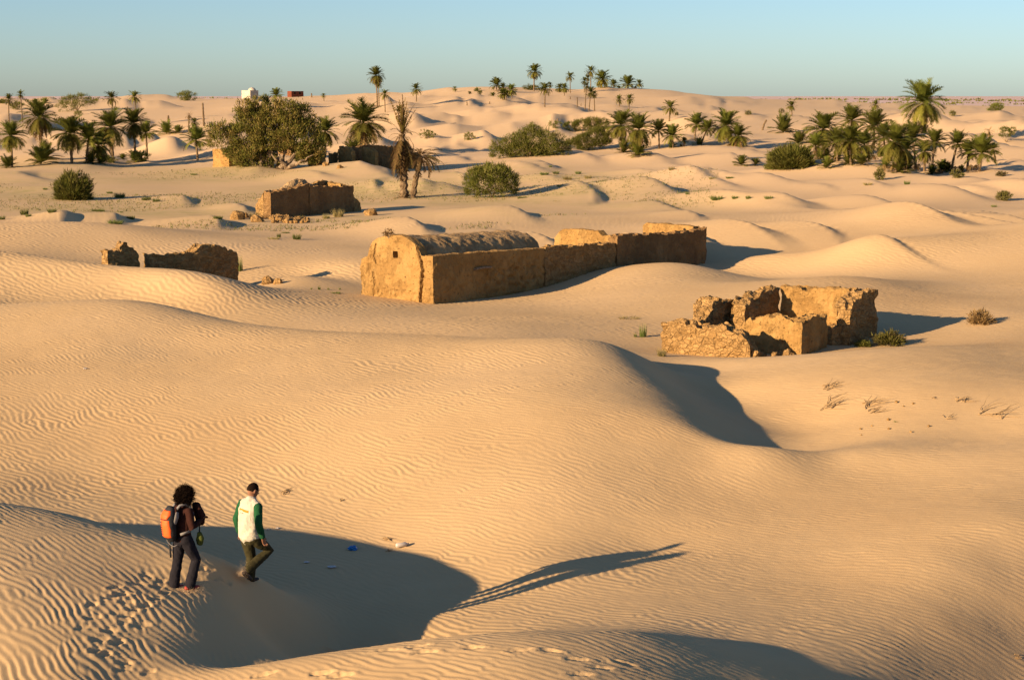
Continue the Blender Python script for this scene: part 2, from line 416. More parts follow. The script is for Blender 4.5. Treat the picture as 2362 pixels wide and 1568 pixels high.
m_sand, t, b = mat('sand', .95)
b.inputs['Specular IOR Level'].default_value = .05
pos = nd(t, 'ShaderNodeNewGeometry').outputs['Position']
sep = nd(t, 'ShaderNodeSeparateXYZ'); t.links.new(pos, sep.inputs[0])
nA = noise_of(t, pos, .11, 4); nB = noise_of(t, pos, 1.7, 4, .65); nG = noise_of(t, pos, 60, 2)
base = ramp(t, nA, [(.32, (.48, .332, .172)), (.5, (.525, .372, .197)), (.68, (.555, .398, .22))])
base = mixc(t, mth(t, 'MULTIPLY', nB, .35), base, (.45, .30, .145))
# pinker sand beyond the near dunes, its colour lightened to stand for brighter sunlight
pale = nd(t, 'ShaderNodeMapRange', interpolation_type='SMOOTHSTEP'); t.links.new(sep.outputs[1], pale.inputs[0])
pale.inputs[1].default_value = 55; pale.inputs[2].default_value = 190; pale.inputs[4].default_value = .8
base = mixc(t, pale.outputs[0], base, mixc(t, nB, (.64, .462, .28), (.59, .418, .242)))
# hard greenish flat between the ruins
flat = noise_of(t, pos, .045, 5, .7)
maskX = nd(t, 'ShaderNodeMapRange', interpolation_type='SMOOTHSTEP'); t.links.new(sep.outputs[0], maskX.inputs[0])
maskX.inputs[1].default_value = 22; maskX.inputs[2].default_value = 2
maskY = nd(t, 'ShaderNodeMapRange', interpolation_type='SMOOTHSTEP'); t.links.new(sep.outputs[1], maskY.inputs[0])
maskY.inputs[1].default_value = 104; maskY.inputs[2].default_value = 125
maskZ = nd(t, 'ShaderNodeMapRange', interpolation_type='SMOOTHSTEP'); t.links.new(sep.outputs[1], maskZ.inputs[0])
maskZ.inputs[1].default_value = 215; maskZ.inputs[2].default_value = 180
mm = mth(t, 'MULTIPLY', mth(t, 'MULTIPLY', maskX.outputs[0], maskY.outputs[0]), maskZ.outputs[0])
patch = ramp(t, flat, [(.42, (0, 0, 0)), (.6, (1, 1, 1))])
speck = ramp(t, noise_of(t, pos, .9, 5, .75), [(.45, (0, 0, 0)), (.62, (1, 1, 1))])
base = mixc(t, mth(t, 'MULTIPLY', mm, .75), base, mixc(t, mth(t, 'MULTIPLY', patch, mth(t, 'ADD', mth(t, 'MULTIPLY', speck, .5), .25)), (.52, .37, .20), (.26, .25, .075)))
# pink salt plain far off
far = nd(t, 'ShaderNodeMapRange', interpolation_type='SMOOTHSTEP'); t.links.new(sep.outputs[1], far.inputs[0])
far.inputs[1].default_value = 750; far.inputs[2].default_value = 1500
pn = nd(t, 'ShaderNodeMapping'); t.links.new(pos, pn.inputs[0]); pn.inputs['Scale'].default_value = (.006, .0025, 0)
pinkn = noise_of(t, pn.outputs[0], 1.0, 5, .7)
pink = ramp(t, pinkn, [(.38, (.50, .37, .33)), (.52, (.60, .45, .40)), (.64, (.56, .42, .34)), (.72, (.25, .24, .16))])
base = mixc(t, far.outputs[0], base, pink)
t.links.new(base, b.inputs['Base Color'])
hb = mth(t, 'ADD', mth(t, 'MULTIPLY', nG, .35), nB)
bump_of(t, b, hb, .35, .02)
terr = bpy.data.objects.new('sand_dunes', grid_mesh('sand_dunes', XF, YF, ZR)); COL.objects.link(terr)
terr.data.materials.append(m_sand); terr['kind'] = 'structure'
# open plain out to the horizon
far_r = np.array([8480., 12000, 18000, 30000, 50000]); fx = np.linspace(-1.45, 1.45, 30)
XP = fx[None, :] * far_r[:, None]; YP = np.repeat(far_r[:, None], 30, 1)
pl = bpy.data.objects.new('salt_plain', grid_mesh('salt_plain', XP, YP, np.full_like(XP, -.6))); COL.objects.link(pl)
pl.data.materials.append(m_sand); pl['kind'] = 'structure'
del XF, YF, ZF, XC, YC, uu, vv, slope_x, slope_y, steep


# ------------------------------------------------------------------ naming helpers
def tag(o, label=None, cat=None, group=None, kind=None):
    if label: o['label'] = label
    if cat: o['category'] = cat
    if group: o['group'] = group
    if kind: o['kind'] = kind
    return o


def thing(name, label, cat, loc=(0, 0, 0), rz=0.0, group=None):
    o = bpy.data.objects.new(name, None); COL.objects.link(o); o.empty_display_size = .3
    o.location = loc; o.rotation_euler = (0, 0, rz)
    return tag(o, label, cat, group)


def put(name, me, m, parent=None, loc=None, local=False):
    """link a mesh as one object; world coordinates unless local"""
    o = bpy.data.objects.new(name, me); COL.objects.link(o)
    if m is not None and not me.materials: me.materials.append(m)
    if parent is not None:
        o.parent = parent
        if not local: o.location = -Vector(parent.location)
    elif loc is not None: o.location = loc
    return o


def mesh(name, V, F, smooth=False):
    me = bpy.data.meshes.new(name)
    me.from_pydata([tuple(v) for v in V], [], F)
    if smooth: me.polygons.foreach_set('use_smooth', [True] * len(me.polygons))
    me.update(); return me


def tube(V, F, pts, radii, n=8, cap=True):
    """append a tapered tube through pts"""
    b0 = len(V); pts = [Vector(p) for p in pts]
    for i, p in enumerate(pts):
        d = (pts[min(i + 1, len(pts) - 1)] - pts[max(i - 1, 0)]).normalized()
        s = d.cross(Vector((0, 0, 1)) if abs(d.z) < .9 else Vector((1, 0, 0))).normalized(); q = s.cross(d)
        for k in range(n):
            a = 2 * math.pi * k / n
            V.append(p + (s * math.cos(a) + q * math.sin(a)) * radii[i])
    for i in range(len(pts) - 1):
        for k in range(n):
            a = b0 + i * n + k; c = b0 + i * n + (k + 1) % n
            F.append((a, c, c + n, a + n))
    if cap:
        F.append(tuple(b0 + k for k in range(n))[::-1]); F.append(tuple(b0 + (len(pts) - 1) * n + k for k in range(n)))


def fbm(p, s, o=3):
    v = 0; a = 1
    for k in range(o):
        v += a * mnoise.noise(Vector(p) * s); s *= 2.1; a *= .5
    return v


# ------------------------------------------------------------------ wall materials
def wall_mat(name, c_lo, c_mid, c_hi, stone=1.0, scale=2.6, blotch=.5):
    m, t, b = mat(name, .95)
    p = nd(t, 'ShaderNodeNewGeometry').outputs['Position']
    n1 = noise_of(t, p, 1.3, 5, .65); n2 = noise_of(t, p, 7, 4, .7); n3 = noise_of(t, p, 26, 3, .7)
    c = ramp(t, n1, [(.3, c_lo), (.5, c_mid), (.7, c_hi)])
    c = mixc(t, mth(t, 'MULTIPLY', n2, blotch), c, tuple(q * .55 for q in c_mid))
    # bare patches where the render has peeled, and faint rain channels
    pn_ = ramp(t, noise_of(t, p, .9, 7, .72), [(.52, (0, 0, 0)), (.585, (1, 1, 1))])
    c = mixc(t, mth(t, 'MULTIPLY', pn_, .55), c, tuple(q * .82 for q in c_lo))
    st = nd(t, 'ShaderNodeMapping'); st.inputs['Scale'].default_value = (5, 5, .5); t.links.new(p, st.inputs[0])
    c = mixc(t, mth(t, 'MULTIPLY', ramp(t, noise_of(t, st.outputs[0], 1.0, 4, .6), [(.45, (0, 0, 0)), (.7, (1, 1, 1))]), .4), c, tuple(q * .6 for q in c_mid))
    pits = ramp(t, noise_of(t, p, 11, 2, .5), [(.66, (0, 0, 0)), (.72, (1, 1, 1))])
    c = mixc(t, mth(t, 'MULTIPLY', pits, .6), c, tuple(q * .3 for q in c_mid))
    vo = nd(t, 'ShaderNodeTexVoronoi', feature='DISTANCE_TO_EDGE'); vo.inputs['Scale'].default_value = scale
    mp = nd(t, 'ShaderNodeMapping'); mp.inputs['Scale'].default_value = (1, 1, 1.7); t.links.new(p, mp.inputs[0])
    wob = nd(t, 'ShaderNodeVectorMath', operation='MULTIPLY_ADD'); cn = nd(t, 'ShaderNodeTexNoise'); cn.inputs['Scale'].default_value = 3
    t.links.new(p, cn.inputs['Vector']); t.links.new(cn.outputs['Color'], wob.inputs[0]); wob.inputs[1].default_value = (.5, .5, .5); t.links.new(mp.outputs[0], wob.inputs[2])
    t.links.new(wob.outputs[0], vo.inputs['Vector'])
    if stone > .7:      # every stone its own tone
        vc = nd(t, 'ShaderNodeTexVoronoi', feature='F1'); vc.inputs['Scale'].default_value = scale; t.links.new(wob.outputs[0], vc.inputs['Vector'])
        hv = nd(t, 'ShaderNodeSeparateColor'); t.links.new(vc.outputs['Color'], hv.inputs[0])
        c = mixc(t, mth(t, 'MULTIPLY', hv.outputs[0], .3), c, tuple(q * .7 for q in c_lo)); c = mixc(t, mth(t, 'MULTIPLY', hv.outputs[1], .35), c, tuple(min(1, q * 1.35) for q in c_hi))
        c = mixc(t, mth(t, 'SUBTRACT', 1.0, ramp(t, vo.outputs[0], [(0.0, (.35, .35, .35)), (.06, (1, 1, 1))])), c, tuple(q * .6 for q in c_lo))
    edge = ramp(t, vo.outputs[0], [(0.0, (0, 0, 0)), (.16, (1, 1, 1))])
    h = mth(t, 'ADD', mth(t, 'MULTIPLY', edge, stone), mth(t, 'MULTIPLY', pn_, -.8))
    h = mth(t, 'ADD', mth(t, 'ADD', h, mth(t, 'MULTIPLY', pits, -1.2)), mth(t, 'ADD', mth(t, 'MULTIPLY', n2, .9), mth(t, 'MULTIPLY', n3, .5)))
    t.links.new(c, b.inputs['Base Color']); bump_of(t, b, h, .75, .06)
    return m


m_stone = wall_mat('old_stone_wall', (.23, .135, .048), (.31, .186, .068), (.38, .24, .10), 0.9, 4.2)
m_plaster = wall_mat('ochre_plaster', (.255, .145, .046), (.325, .194, .066), (.36, .228, .086), .2, 3.0, .4)
m_mud = wall_mat('brown_mud_wall', (.17, .095, .040), (.235, .138, .055), (.29, .178, .078), .6, 3.6)
m_roof = wall_mat('weathered_vault', (.29, .185, .085), (.39, .26, .125), (.47, .33, .175), .15, 2.0, .6)
m_brickred = wall_mat('red_brick', (.13, .038, .02), (.17, .05, .027), (.2, .065, .035), .2, 3.0)
m_white = wall_mat('white_limewash', (.38, .34, .27), (.46, .415, .33), (.52, .47, .38), .05, 2.0, .15)
m_dark, t_, b_ = mat('dark_opening', 1.0); b_.inputs['Base Color'].default_value = (.02, .014, .008, 1)
m_wood, t_, b_ = mat('grey_dry_wood', .9)
pw = nd(t_, 'ShaderNodeNewGeometry').outputs['Position']
t_.links.new(ramp(t_, noise_of(t_, pw, 9, 4), [(.35, (.12, .085, .05)), (.65, (.26, .19, .12))]), b_.inputs['Base Color'])


def ruin_wall(p0, p1, th, zb, top, res=.08, rough=.05, jag=.10, stones=0.0, carve=None, side=1, seed=0, ends=.06):
    """a thick broken wall from p0 to p1 (its seen face), th metres deep to the left of p0->p1 when side=1;
    top(s) gives the height of the wall head along the run"""
    p0 = Vector((*p0, 0)); p1 = Vector((*p1, 0)); L = (p1 - p0).length; d = (p1 - p0) / L
    nrm = Vector((d.y, -d.x, 0)) * side            # outward normal of the seen face
    ns = max(3, int(L / res)); nc = max(2, int(th / (res * 1.4))); hmax = max(top(L * i / 10) for i in range(11)) - zb; nh = max(4, int(hmax / res))
    V = []; F = []; ix = {}

    def vert(i, c, k):
        key = (i, c, k)
        if key in ix: return ix[key]
        s = L * i / ns; q = th * c / nc
        zt = top(s) + jag * (fbm((s * 1.1 + seed * 7.3, q * 1.5, seed), 1.6, 4))
        if stones: zt += .07 * (mnoise.cell(Vector((s * 4.5 + seed, q * 4, 3.1))) - .5)
        z = zb + (zt - zb) * k / nh
        P = p0 + d * s - nrm * q; P.z = z
        e = Vector((0, 0, 0)); f = 0
        if c == 0: e += nrm; f = 1
        if c == nc: e -= nrm
        if i == 0: e -= d
        if i == ns: e += d
        if e.length > 0:
            e.normalize(); r0 = P + Vector((seed * 3.7, seed, 0))
            a = rough * fbm(r0, 1.7, 4)
            if stones:
                a += stones * (.32 - mnoise.voronoi(Vector((r0.x * 3.2, r0.y * 3.2, r0.z * 4.6)))[0][0])
            if i in (0, ns): a += ends * fbm(r0, 3.0, 2)
            if f and carve: a -= carve(s, z)
            P = P + e * a
        V.append(P); ix[key] = len(V) - 1
        return ix[key]

    def quad(a, b, c, e): F.append((a, b, c, e))
    for i in range(ns):
        for k in range(nh):
            quad(vert(i, 0, k), vert(i + 1, 0, k), vert(i + 1, 0, k + 1), vert(i, 0, k + 1))
            quad(vert(i + 1, nc, k), vert(i, nc, k), vert(i, nc, k + 1), vert(i + 1, nc, k + 1))
        for c in range(nc):
            quad(vert(i, c, nh), vert(i + 1, c, nh), vert(i + 1, c + 1, nh), vert(i, c + 1, nh))
    for c in range(nc):
        for k in range(nh):
            quad(vert(0, c + 1, k), vert(0, c, k), vert(0, c, k + 1), vert(0, c + 1, k + 1))
            quad(vert(ns, c, k), vert(ns, c + 1, k), vert(ns, c + 1, k + 1), vert(ns, c, k + 1))
    if side < 0: F[:] = [q[::-1] for q in F]
    return mesh('wall', V, F)


def prof(*kn):
    """piecewise linear profile"""
    xs = [k[0] for k in kn]; zs = [k[1] for k in kn]
    return lambda s: float(np.interp(s, xs, zs))


def run(p, d, s): return (p[0] + d[0] * s, p[1] + d[1] * s)


# ------------------------------------------------------------------ vaulted house in the middle
A45 = (math.sin(rad(45)), math.cos(rad(45))); G45 = (-A45[1], A45[0])
AH = (math.sin(rad(39)), math.cos(rad(39))); GH = (-AH[1], AH[0])
N0 = (-3.30, 70.9)
house = thing('vaulted_house', 'half buried ochre house with rounded vault roof and cracked sunlit gable', 'house', (N0[0], N0[1], .2))


def arch(q):
    x = (q - 2.2) / 1.55
    return 2.22 + .96 * math.sqrt(max(0, 1 - x * x)) if abs(x) < 1 else 0


def crack(path, wd, dp):
    def f(s, z):
        best = 9
        for (a, za), (b, zb2) in zip(path[:-1], path[1:]):
            lo, hi = min(za, zb2), max(za, zb2)
            if lo - .03 <= z <= hi + .03:
                u = (z - za) / (zb2 - za); best = min(best, abs(s - (a + (b - a) * u) - .05 * mnoise.noise(Vector((z * 9, a, 0)))))
        return dp * max(0, 1 - best / wd)
    return f


ck = [crack([(.95, 3.0), (.84, 2.55), (.65, 2.1), (.62, 1.6), (.70, 1.0), (.75, .2)], .075, .32), crack([(3.25, 2.7), (3.42, 2.2), (3.3, 1.9)], .045, .10), crack([(3.46, 1.5), (3.38, 1.0), (3.42, .5)], .045, .09)]


def gcarve(q, z):
    c = max(f(q, z) for f in ck)
    if abs(q - 2.12) < .10 and abs(z - 2.33) < .125: c = max(c, .32)
    if -.1 < q < .62 and z < 2.25: c += .11 * max(0, mnoise.noise(Vector((q * 5, z * 5, 4))))      # fallen plaster by the corner
    if z < .85 and q < 3.2: c += .09 * max(0, mnoise.noise(Vector((q * 5, z * 5, 1))) + .25)
    if q > 3.5: c += .10 * max(0, mnoise.noise(Vector((q * 4, z * 3, 9))) + .2)
    return c


# the gable's seen face runs from the far left end to the near corner
GL = run(N0, GH, 4.2)
gtop = lambda s: max(prof((0, 2.02), (.3, 2.16), (.9, 2.12), (3.6, 2.35), (4.2, 2.40))(s), arch(4.2 - s))
put('gable_wall', ruin_wall(GL, N0, .45, -.4, gtop, .045, .05, .045, 0, lambda s, z: gcarve(4.2 - s, z), 1, 3), m_plaster, house)
SE = run(N0, AH, 7.6)


def scarve(s, z):
    c = 0
    if 2.8 < s < 3.55 and z < 1.62: c = .05 + .02 * mnoise.noise(Vector((s * 6, z * 6, 2)))     # blocked doorway
    if s > 3.4 and z < 1.5: c += .13 * max(0, mnoise.noise(Vector((s * 4, z * 5, 7))) + .15)
    if s > 5.0: c += .10 * max(0, mnoise.noise(Vector((s * 5, z * 5, 11))))
    if z < 1.0: c += .06 * max(0, mnoise.noise(Vector((s * 7, z * 7, 17))))
    c += .035 * max(0, mnoise.noise(Vector((s * 13, z * 13, 5))) - .2)
    return c


put('side_wall', ruin_wall(run(N0, AH, .02), SE, .5, -.4, prof((0, 2.40), (3, 2.34), (7.6, 2.2)), .055, .05, .055, 0, scarve, 1, 5), m_plaster, house)
V = []; F = []; nr, na = 74, 40
for i in range(nr + 1):
    s = .40 + 7.75 * i / nr
    for k in range(na + 1):
        q = 2.2 - 1.53 * math.cos(math.pi * k / na)
        z = 2.15 + .93 * math.sin(math.pi * k / na) ** .9
        P = Vector((N0[0] + AH[0] * s + GH[0] * q, N0[1] + AH[1] * s + GH[1] * q, z - .028 * s))
        nn = Vector((GH[0] * (q - 2.2), GH[1] * (q - 2.2), z - 1.9)).normalized()
        P += nn * (.05 * fbm(P, 1.1, 3) + .06 * mnoise.noise(Vector((s * 5 + q * 1.5, q * 2.2, 0))) + .05 * mnoise.noise(P * 5) + .03 * mnoise.noise(P * 12))
        if i < 6 and q < 1.6: P -= nn * .18 * max(0, mnoise.noise(P * 4) + .3)
        V.append(P)
for i in range(nr):
    for k in range(na):
        a = i * (na + 1) + k; F.append((a, a + 1, a + na + 2, a + na + 1))
F.append(tuple(nr * (na + 1) + k for k in range(na + 1)))
put('vault_roof', mesh('vault_roof', V, F, True), m_roof, house)
# flat gutter strips on both sides of the vault
V = []; F = []
for q0, q1 in ((.46, .80), (3.55, 4.1)):
    b0 = len(V)
    for i in range(36):
        s = .44 + 7.4 * i / 35
        for k in range(4):
            q = q0 + (q1 - q0) * k / 3; P = Vector((N0[0] + AH[0] * s + GH[0] * q, N0[1] + AH[1] * s + GH[1] * q, 2.26 - .022 * s))
            P.z += .04 * fbm(P, 2.2, 3); V.append(P)
    for i in range(35):
        for k in range(3): a = b0 + i * 4 + k; F.append((a, a + 1, a + 5, a + 4))
put('roof_ledge', mesh('roof_ledge', V, F, True), m_roof, house)
put('back_wall', ruin_wall(run(SE, GH, 4.0), run(SE, GH, .52), .45, -.4, prof((0, 1.95), (3.6, 2.05)), .12, .04, .05, 0, None, -1, 8), m_mud, house)
put('left_wall', ruin_wall(run(GL, AH, .5), run(run(GL, AH, 7.1), GH, 0), .45, -.4, prof((0, 2.0), (7.1, 1.9)), .12, .04, .05, 0, None, -1, 9), m_mud, house)
V = []; F = []
c0 = Vector((*run(N0, AH, 2.6), 1.64)); nout = Vector((AH[1], -AH[0], 0))
tube(V, F, [c0 + nout * .04, c0 + Vector((AH[0], AH[1], 0)) * .55 + nout * .05 + Vector((0, 0, .03)), c0 + Vector((AH[0], AH[1], 0)) * 1.15 + nout * .05 + Vector((0, 0, .01))], [.055, .06, .05], 7)
put('lintel', mesh('lintel', V, F), m_wood, house)

# walled yard behind the house
yard = thing('courtyard_wall', 'roofless courtyard walls joined to the far end of the vaulted house', 'ruin', (*run(N0, AH, 12), .4))
y0 = run(N0, AH, 7.65); y1 = run(N0, AH, 13.2); y2 = run(N0, AH, 21.1)
put('front_wall', ruin_wall(y0, y1, .5, -.3, prof((0, 2.26), (.6, 2.3), (2, 2.2), (5.5, 2.1)), .06, .06, .07, .11, None, 1, 12), m_stone, yard)
put('front_wall', ruin_wall(run(y1, AH, .01), y2, .5, -.3, prof((0, 2.46), (.5, 2.48), (1.9, 2.38), (5.0, 2.26), (7.2, 2.28), (7.9, 2.38)), .06, .05, .06, .035, None, 1, 13), m_mud, yard)
put('cross_wall', ruin_wall(run(y1, GH, 3.75), run(y1, GH, .4), .45, 0, prof((0, 2.1), (.25, 2.4), (.5, 2.6), (2.6, 2.6), (2.9, 2.36), (3.3, 2.44)), .06, .03, .06, 0, None, 1, 14), m_plaster, yard)
ye = run(y2, (AH[0], AH[1]), -.48)
put('cross_wall', ruin_wall(run(ye, GH, 3.65), run(ye, GH, .51), .45, 0, prof((0, 2.3), (.3, 2.45), (2.6, 2.42), (3.2, 2.4)), .06, .03, .06, 0, None, 1, 15), m_plaster, yard)
put('back_wall', ruin_wall(run(run(y1, GH, 4.05), AH, .3), run(run(y2, GH, 3.85), AH, -.6), .4, 0, prof((0, 1.5), (2, 1.3), (6, 1.6)), .12, .05, .1, .05, None, -1, 16), m_stone, yard)

# broken walls on the left
wl = thing('ruined_wall', 'longer of the two broken dark stone walls behind the left dune crest, ragged top', 'ruin', (-14, 76, .3), group='broken walls left of the house')
b0_ = (-15.9, 74.75)
put('stone_face', ruin_wall(b0_, run(b0_, A45, 4.7), .6, -.3, prof((0, 2.08), (.3, 2.12), (1.6, 2.06), (2.2, 2.1), (2.6, 2.3), (3.0, 2.42), (3.3, 2.3), (4.0, 2.3), (4.2, 2.02), (4.65, 2.0)), .055, .07, .09, .10, None, 1, 21), m_stone, wl)
ws = thing('ruined_wall', 'shorter block of broken stone wall, leftmost behind the dune crest, small knob on its top', 'ruin', (-17, 73.7, .5), group='broken walls left of the house')
a0_ = (-17.42, 73.25)
put('stone_face', ruin_wall(a0_, run(a0_, A45, 1.62), .6, .2, prof((0, 2.45), (.5, 2.42), (.75, 2.55), (.85, 2.72), (1.0, 2.72), (1.1, 2.5), (1.45, 2.4), (1.62, 2.1)), .055, .07, .07, .10, None, 1, 22), m_stone, ws)

# upper ruin with fallen roof
U0 = (-16.8, 119.0); UD = (.59, .807); UG = (-.807, .59)
ur = thing('ruined_house', 'low mud house with dark front wall and fallen roof heap, rubble at its left corner', 'ruin', (U0[0] + 3, U0[1] + 4, .4))
put('front_wall', ruin_wall(U0, run(U0, UD, 3.9), .7, -.2, prof((0, 2.42), (1.5, 2.5), (3.2, 2.62), (3.5, 2.8), (3.9, 2.85)), .09, .04, .08, .03, None, 1, 31), m_mud, ur)
u1 = run(U0, UD, 3.92)
put('front_wall', ruin_wall((u1[0] + .04, u1[1] - .03), run(U0, UD, 8.7), .7, -.2, prof((0, 2.75), (.4, 2.62), (3, 2.5), (4.75, 2.45)), .09, .04, .06, .05, None, 1, 32), m_mud, ur)
put('back_wall', ruin_wall(run(run(U0, UG, 2.2), UD, 3.4), run(run(U0, UG, 2.2), UD, 8.6), .6, -.2, prof((0, 2.0), (2, 2.4), (4.0, 2.75), (5.2, 2.75)), .12, .05, .12, .05, None, 1, 33), m_stone, ur)
put('end_wall', ruin_wall(run(U0, UG, 1.5), run(U0, UG, .72), .8, -.2, prof((0, 1.6), (.4, 1.9), (.78, 2.3)), .09, .07, .12, .08, None, 1, 34), m_stone, ur)
put('end_wall', ruin_wall(run(run(U0, UD, 8.1), UG, 2.1), run(run(U0, UD, 8.1), UG, .72), .55, -.2, prof((0, 2.7), (1.4, 2.55)), .1, .05, .1, .05, None, 1, 35), m_plaster, ur)
put('wall_stub', ruin_wall(run(U0, UD, 8.75), run(U0, UD, 9.5), .6, -.1, prof((0, 1.6), (.4, 1.5), (.8, 1.1)), .09, .06, .1, .08, None, 1, 36), m_stone, ur)
V = []; F = []
for i in range(41):
    for k in range(17):
        s = .7 + 7.3 * i / 40; q = .6 + 1.75 * k / 16; f = math.sin(math.pi * i / 40) ** .7 * math.sin(math.pi * k / 16) ** .6
        P = Vector((U0[0] + UD[0] * s + UG[0] * q, U0[1] + UD[1] * s + UG[1] * q, 1.75 + f * (.55 + .75 * math.exp(-((s - 4.4) / 1.9) ** 2))))
        P.z += .22 * fbm(P, 1.1, 4) * f; V.append(P)
for i in range(40):
    for k in range(16): a = i * 17 + k; F.append((a, a + 17, a + 18, a + 1))
put('fallen_roof', mesh('fallen_roof', V, F), m_roof, ur)

# ruin at the back beside the big tree
B0 = (-22.2, 189.0)
br = thing('ruined_house', 'roofless row of small mud rooms at the back, left of the tall dry palm', 'ruin', (B0[0] + 4, B0[1] + 5, .6))
run_ = 0
for i, (s0, s1, hz) in enumerate([(0, 2.2, 1.7), (2.9, 3.9, 1.2), (4.3, 6.9, 1.6), (8.2, 9.6, 1.2), (10.3, 14.3, 1.65)]):
    zb = .0
    g0 = height(*run(B0, A45, s0)); put('rear_wall', ruin_wall(run(B0, A45, s0), run(B0, A45, s1), .5, zb, prof((0, g0 + hz), ((s1 - s0) / 2, g0 + hz - .15), (s1 - s0, g0 + hz + .05)), .14, .05, .14, .05, None, 1, 41 + i), m_mud, br)
for i, s0 in enumerate((-.3, 4.0, 7.35, 14.0)):
    g0 = height(*run(B0, A45, s0)); q0 = run(B0, A45, s0)
    put('spur_wall', ruin_wall(run(q0, G45, 0), run(q0, G45, -2.3), .5, 0, prof((0, g0 + 1.95), (1.6, g0 + 1.9), (2.3, g0 + 1.5)), .12, .05, .1, .06, None, 1, 51 + i), m_plaster, br)
q0 = run(run(B0, A45, 7), G45, 3.0)
put('rear_wall', ruin_wall(q0, run(q0, A45, 8), .5, 0, prof((0, height(*q0) + 1.9), (4, height(*q0) + 2.2), (8, height(*q0) + 1.9)), .16, .06, .2, .05, None, 1, 57), m_mud, br)


# small huts
def hut(name, label, cat, corner, dl, dg, hgt, dirs, m, seed, res=.14, jag=.04, extra=None):
    a, g = dirs; z = height(*corner)
    o = thing(name, label, cat, (*corner, z - .3)); zb = z - 1.2
    put('front_wall', ruin_wall(run(corner, g, dg), corner, .35, zb, prof((0, z + hgt), (dg, z + hgt)), res, .02, jag, 0, None, 1, seed), m, o)
    put('side_wall', ruin_wall(run(corner, a, .01), run(corner, a, dl), .35, zb, prof((0, z + hgt), (dl, z + hgt)), res, .02, jag, 0, None, 1, seed + 1), m, o)
    c2 = run(run(corner, g, dg), a, dl)
    put('rear_wall', ruin_wall(run(run(corner, a, dl), g, .36), run(c2, g, 0), .35, zb, prof((0, z + hgt), (dg, z + hgt)), res, .02, jag, 0, None, 1, seed + 2), m, o)
    put('side_wall', ruin_wall(run(c2, a, -.36), run(run(corner, g, dg), a, .36), .35, zb, prof((0, z + hgt), (dl, z + hgt)), res, .02, jag, 0, None, 1, seed + 3), m, o)
    Pz = z + hgt - .18
    pts = [run(run(corner, a, .2), g, .2), run(run(corner, a, dl - .2), g, .2), run(run(corner, a, dl - .2), g, dg - .2), run(run(corner, a, .2), g, dg - .2)]
    put('roof', mesh('roof', [(*p, Pz) for p in pts], [(0, 1, 2, 3)]), m_roof, o)
    return o


hp = ground(528, 385, 150)
hut('mud_hut', 'small windowless hut with bright ochre wall under the left edge of the big tree', 'hut', (hp.x, hp.y), 3.0, 3.0, 1.85, (A45, G45), m_plaster, 61)
hp = at(680, 207)
hut('mud_hut', 'dark mud hut mostly hidden behind the right side of the big tree', 'hut', (hp.x, hp.y), 2.4, 3.0, 1.5, (A45, G45), m_mud, 66)
AW = (math.sin(rad(52)), math.cos(rad(52))); GW = (-AW[1], AW[0])
hp = at(585, 640)
wb = hut('white_building', 'small whitewashed building on the skyline behind the big tree, raised dome at its corner', 'building', (hp.x, hp.y), 3.5, 6.4, 2.9, (AW, GW), m_white, 71, .3)
V = []; F = []
cx, cy = run(run((hp.x, hp.y), AW, 1.8), GW, 1.7); zt = height(hp.x, hp.y) + 2.7
for i in range(9):
    for k in range(16):
        a = math.pi / 2 * i / 8; V.append((cx + 1.5 * math.cos(a) * math.cos(k * math.pi / 8), cy + 1.5 * math.cos(a) * math.sin(k * math.pi / 8), zt + 1.3 * math.sin(a)))
for i in range(8):
    for k in range(16): F.append((i * 16 + k, i * 16 + (k + 1) % 16, (i + 1) * 16 + (k + 1) % 16, (i + 1) * 16 + k))
put('dome', mesh('dome', V, F, True), m_white, wb)
hp = at(679, 690)
rb = hut('brick_building', 'flat red brick building standing alone on the skyline right of the white one', 'building', (hp.x, hp.y), 5.6, 3.2, 2.3, (AW, GW), m_brickred, 76, .3)
for s_, w_ in ((1.2, .7), (3.4, .9)):
    c = Vector((*run((hp.x, hp.y), AW, s_), height(hp.x, hp.y) + 1.1)); d = Vector((*AW, 0)) * w_; o_ = Vector((AW[1], -AW[0], 0)) * .05
    put('window', mesh('window', [c + o_, c + d + o_, c + d + o_ + Vector((0, 0, .8)), c + o_ + Vector((0, 0, .8))], [(0, 1, 2, 3)]), m_dark, rb)

# roofless stone ruin on the right
A2 = (.57, .82); B2 = (.82, -.57); mB2 = (-.82, .57); mA2 = (-.57, -.82)
r2 = thing('ruined_house', 'roofless stone ruin of thick broken walls right of the big dune shadow', 'ruin', (9, 57, .4))
fw = (7.64, 54.0); fl = run(fw, mB2, 3.1)
put('stone_wall', ruin_wall(fl, fw, .55, -.1, prof((0, 1.52), (.3, 1.66), (1.6, 1.66), (2.0, 1.72), (2.3, 1.56), (2.7, 1.45), (2.95, 1.2), (3.1, .9)), .05, .07, .16, .13, None, 1, 81), m_stone, r2)
lw = run(run(fl, A2, .57), B2, .02)
put('stone_wall', ruin_wall(lw, run(lw, A2, 2.6), .55, -.1, prof((0, 1.5), (.8, 1.45), (1.6, 1.35), (2.3, 1.5), (2.6, 1.8)), .06, .07, .10, .10, None, 1, 82), m_stone, r2)
put('stone_wall', ruin_wall(run(lw, A2, 2.62), run(lw, A2, 4.4), .8, 0, prof((0, 1.8), (.3, 2.0), (.9, 2.02), (1.5, 1.95), (1.8, 1.7)), .05, .08, .16, .11, None, 1, 83), m_stone, r2)
bc = (9.5, 55.4)
put('plastered_wall', ruin_wall(run(bc, mB2, 2.3), bc, .5, -.1, prof((0, 1.35), (.4, 1.7), (1.0, 1.86), (1.6, 1.84), (2.3, 1.66)), .05, .06, .10, .05, None, 1, 84), m_plaster, r2)
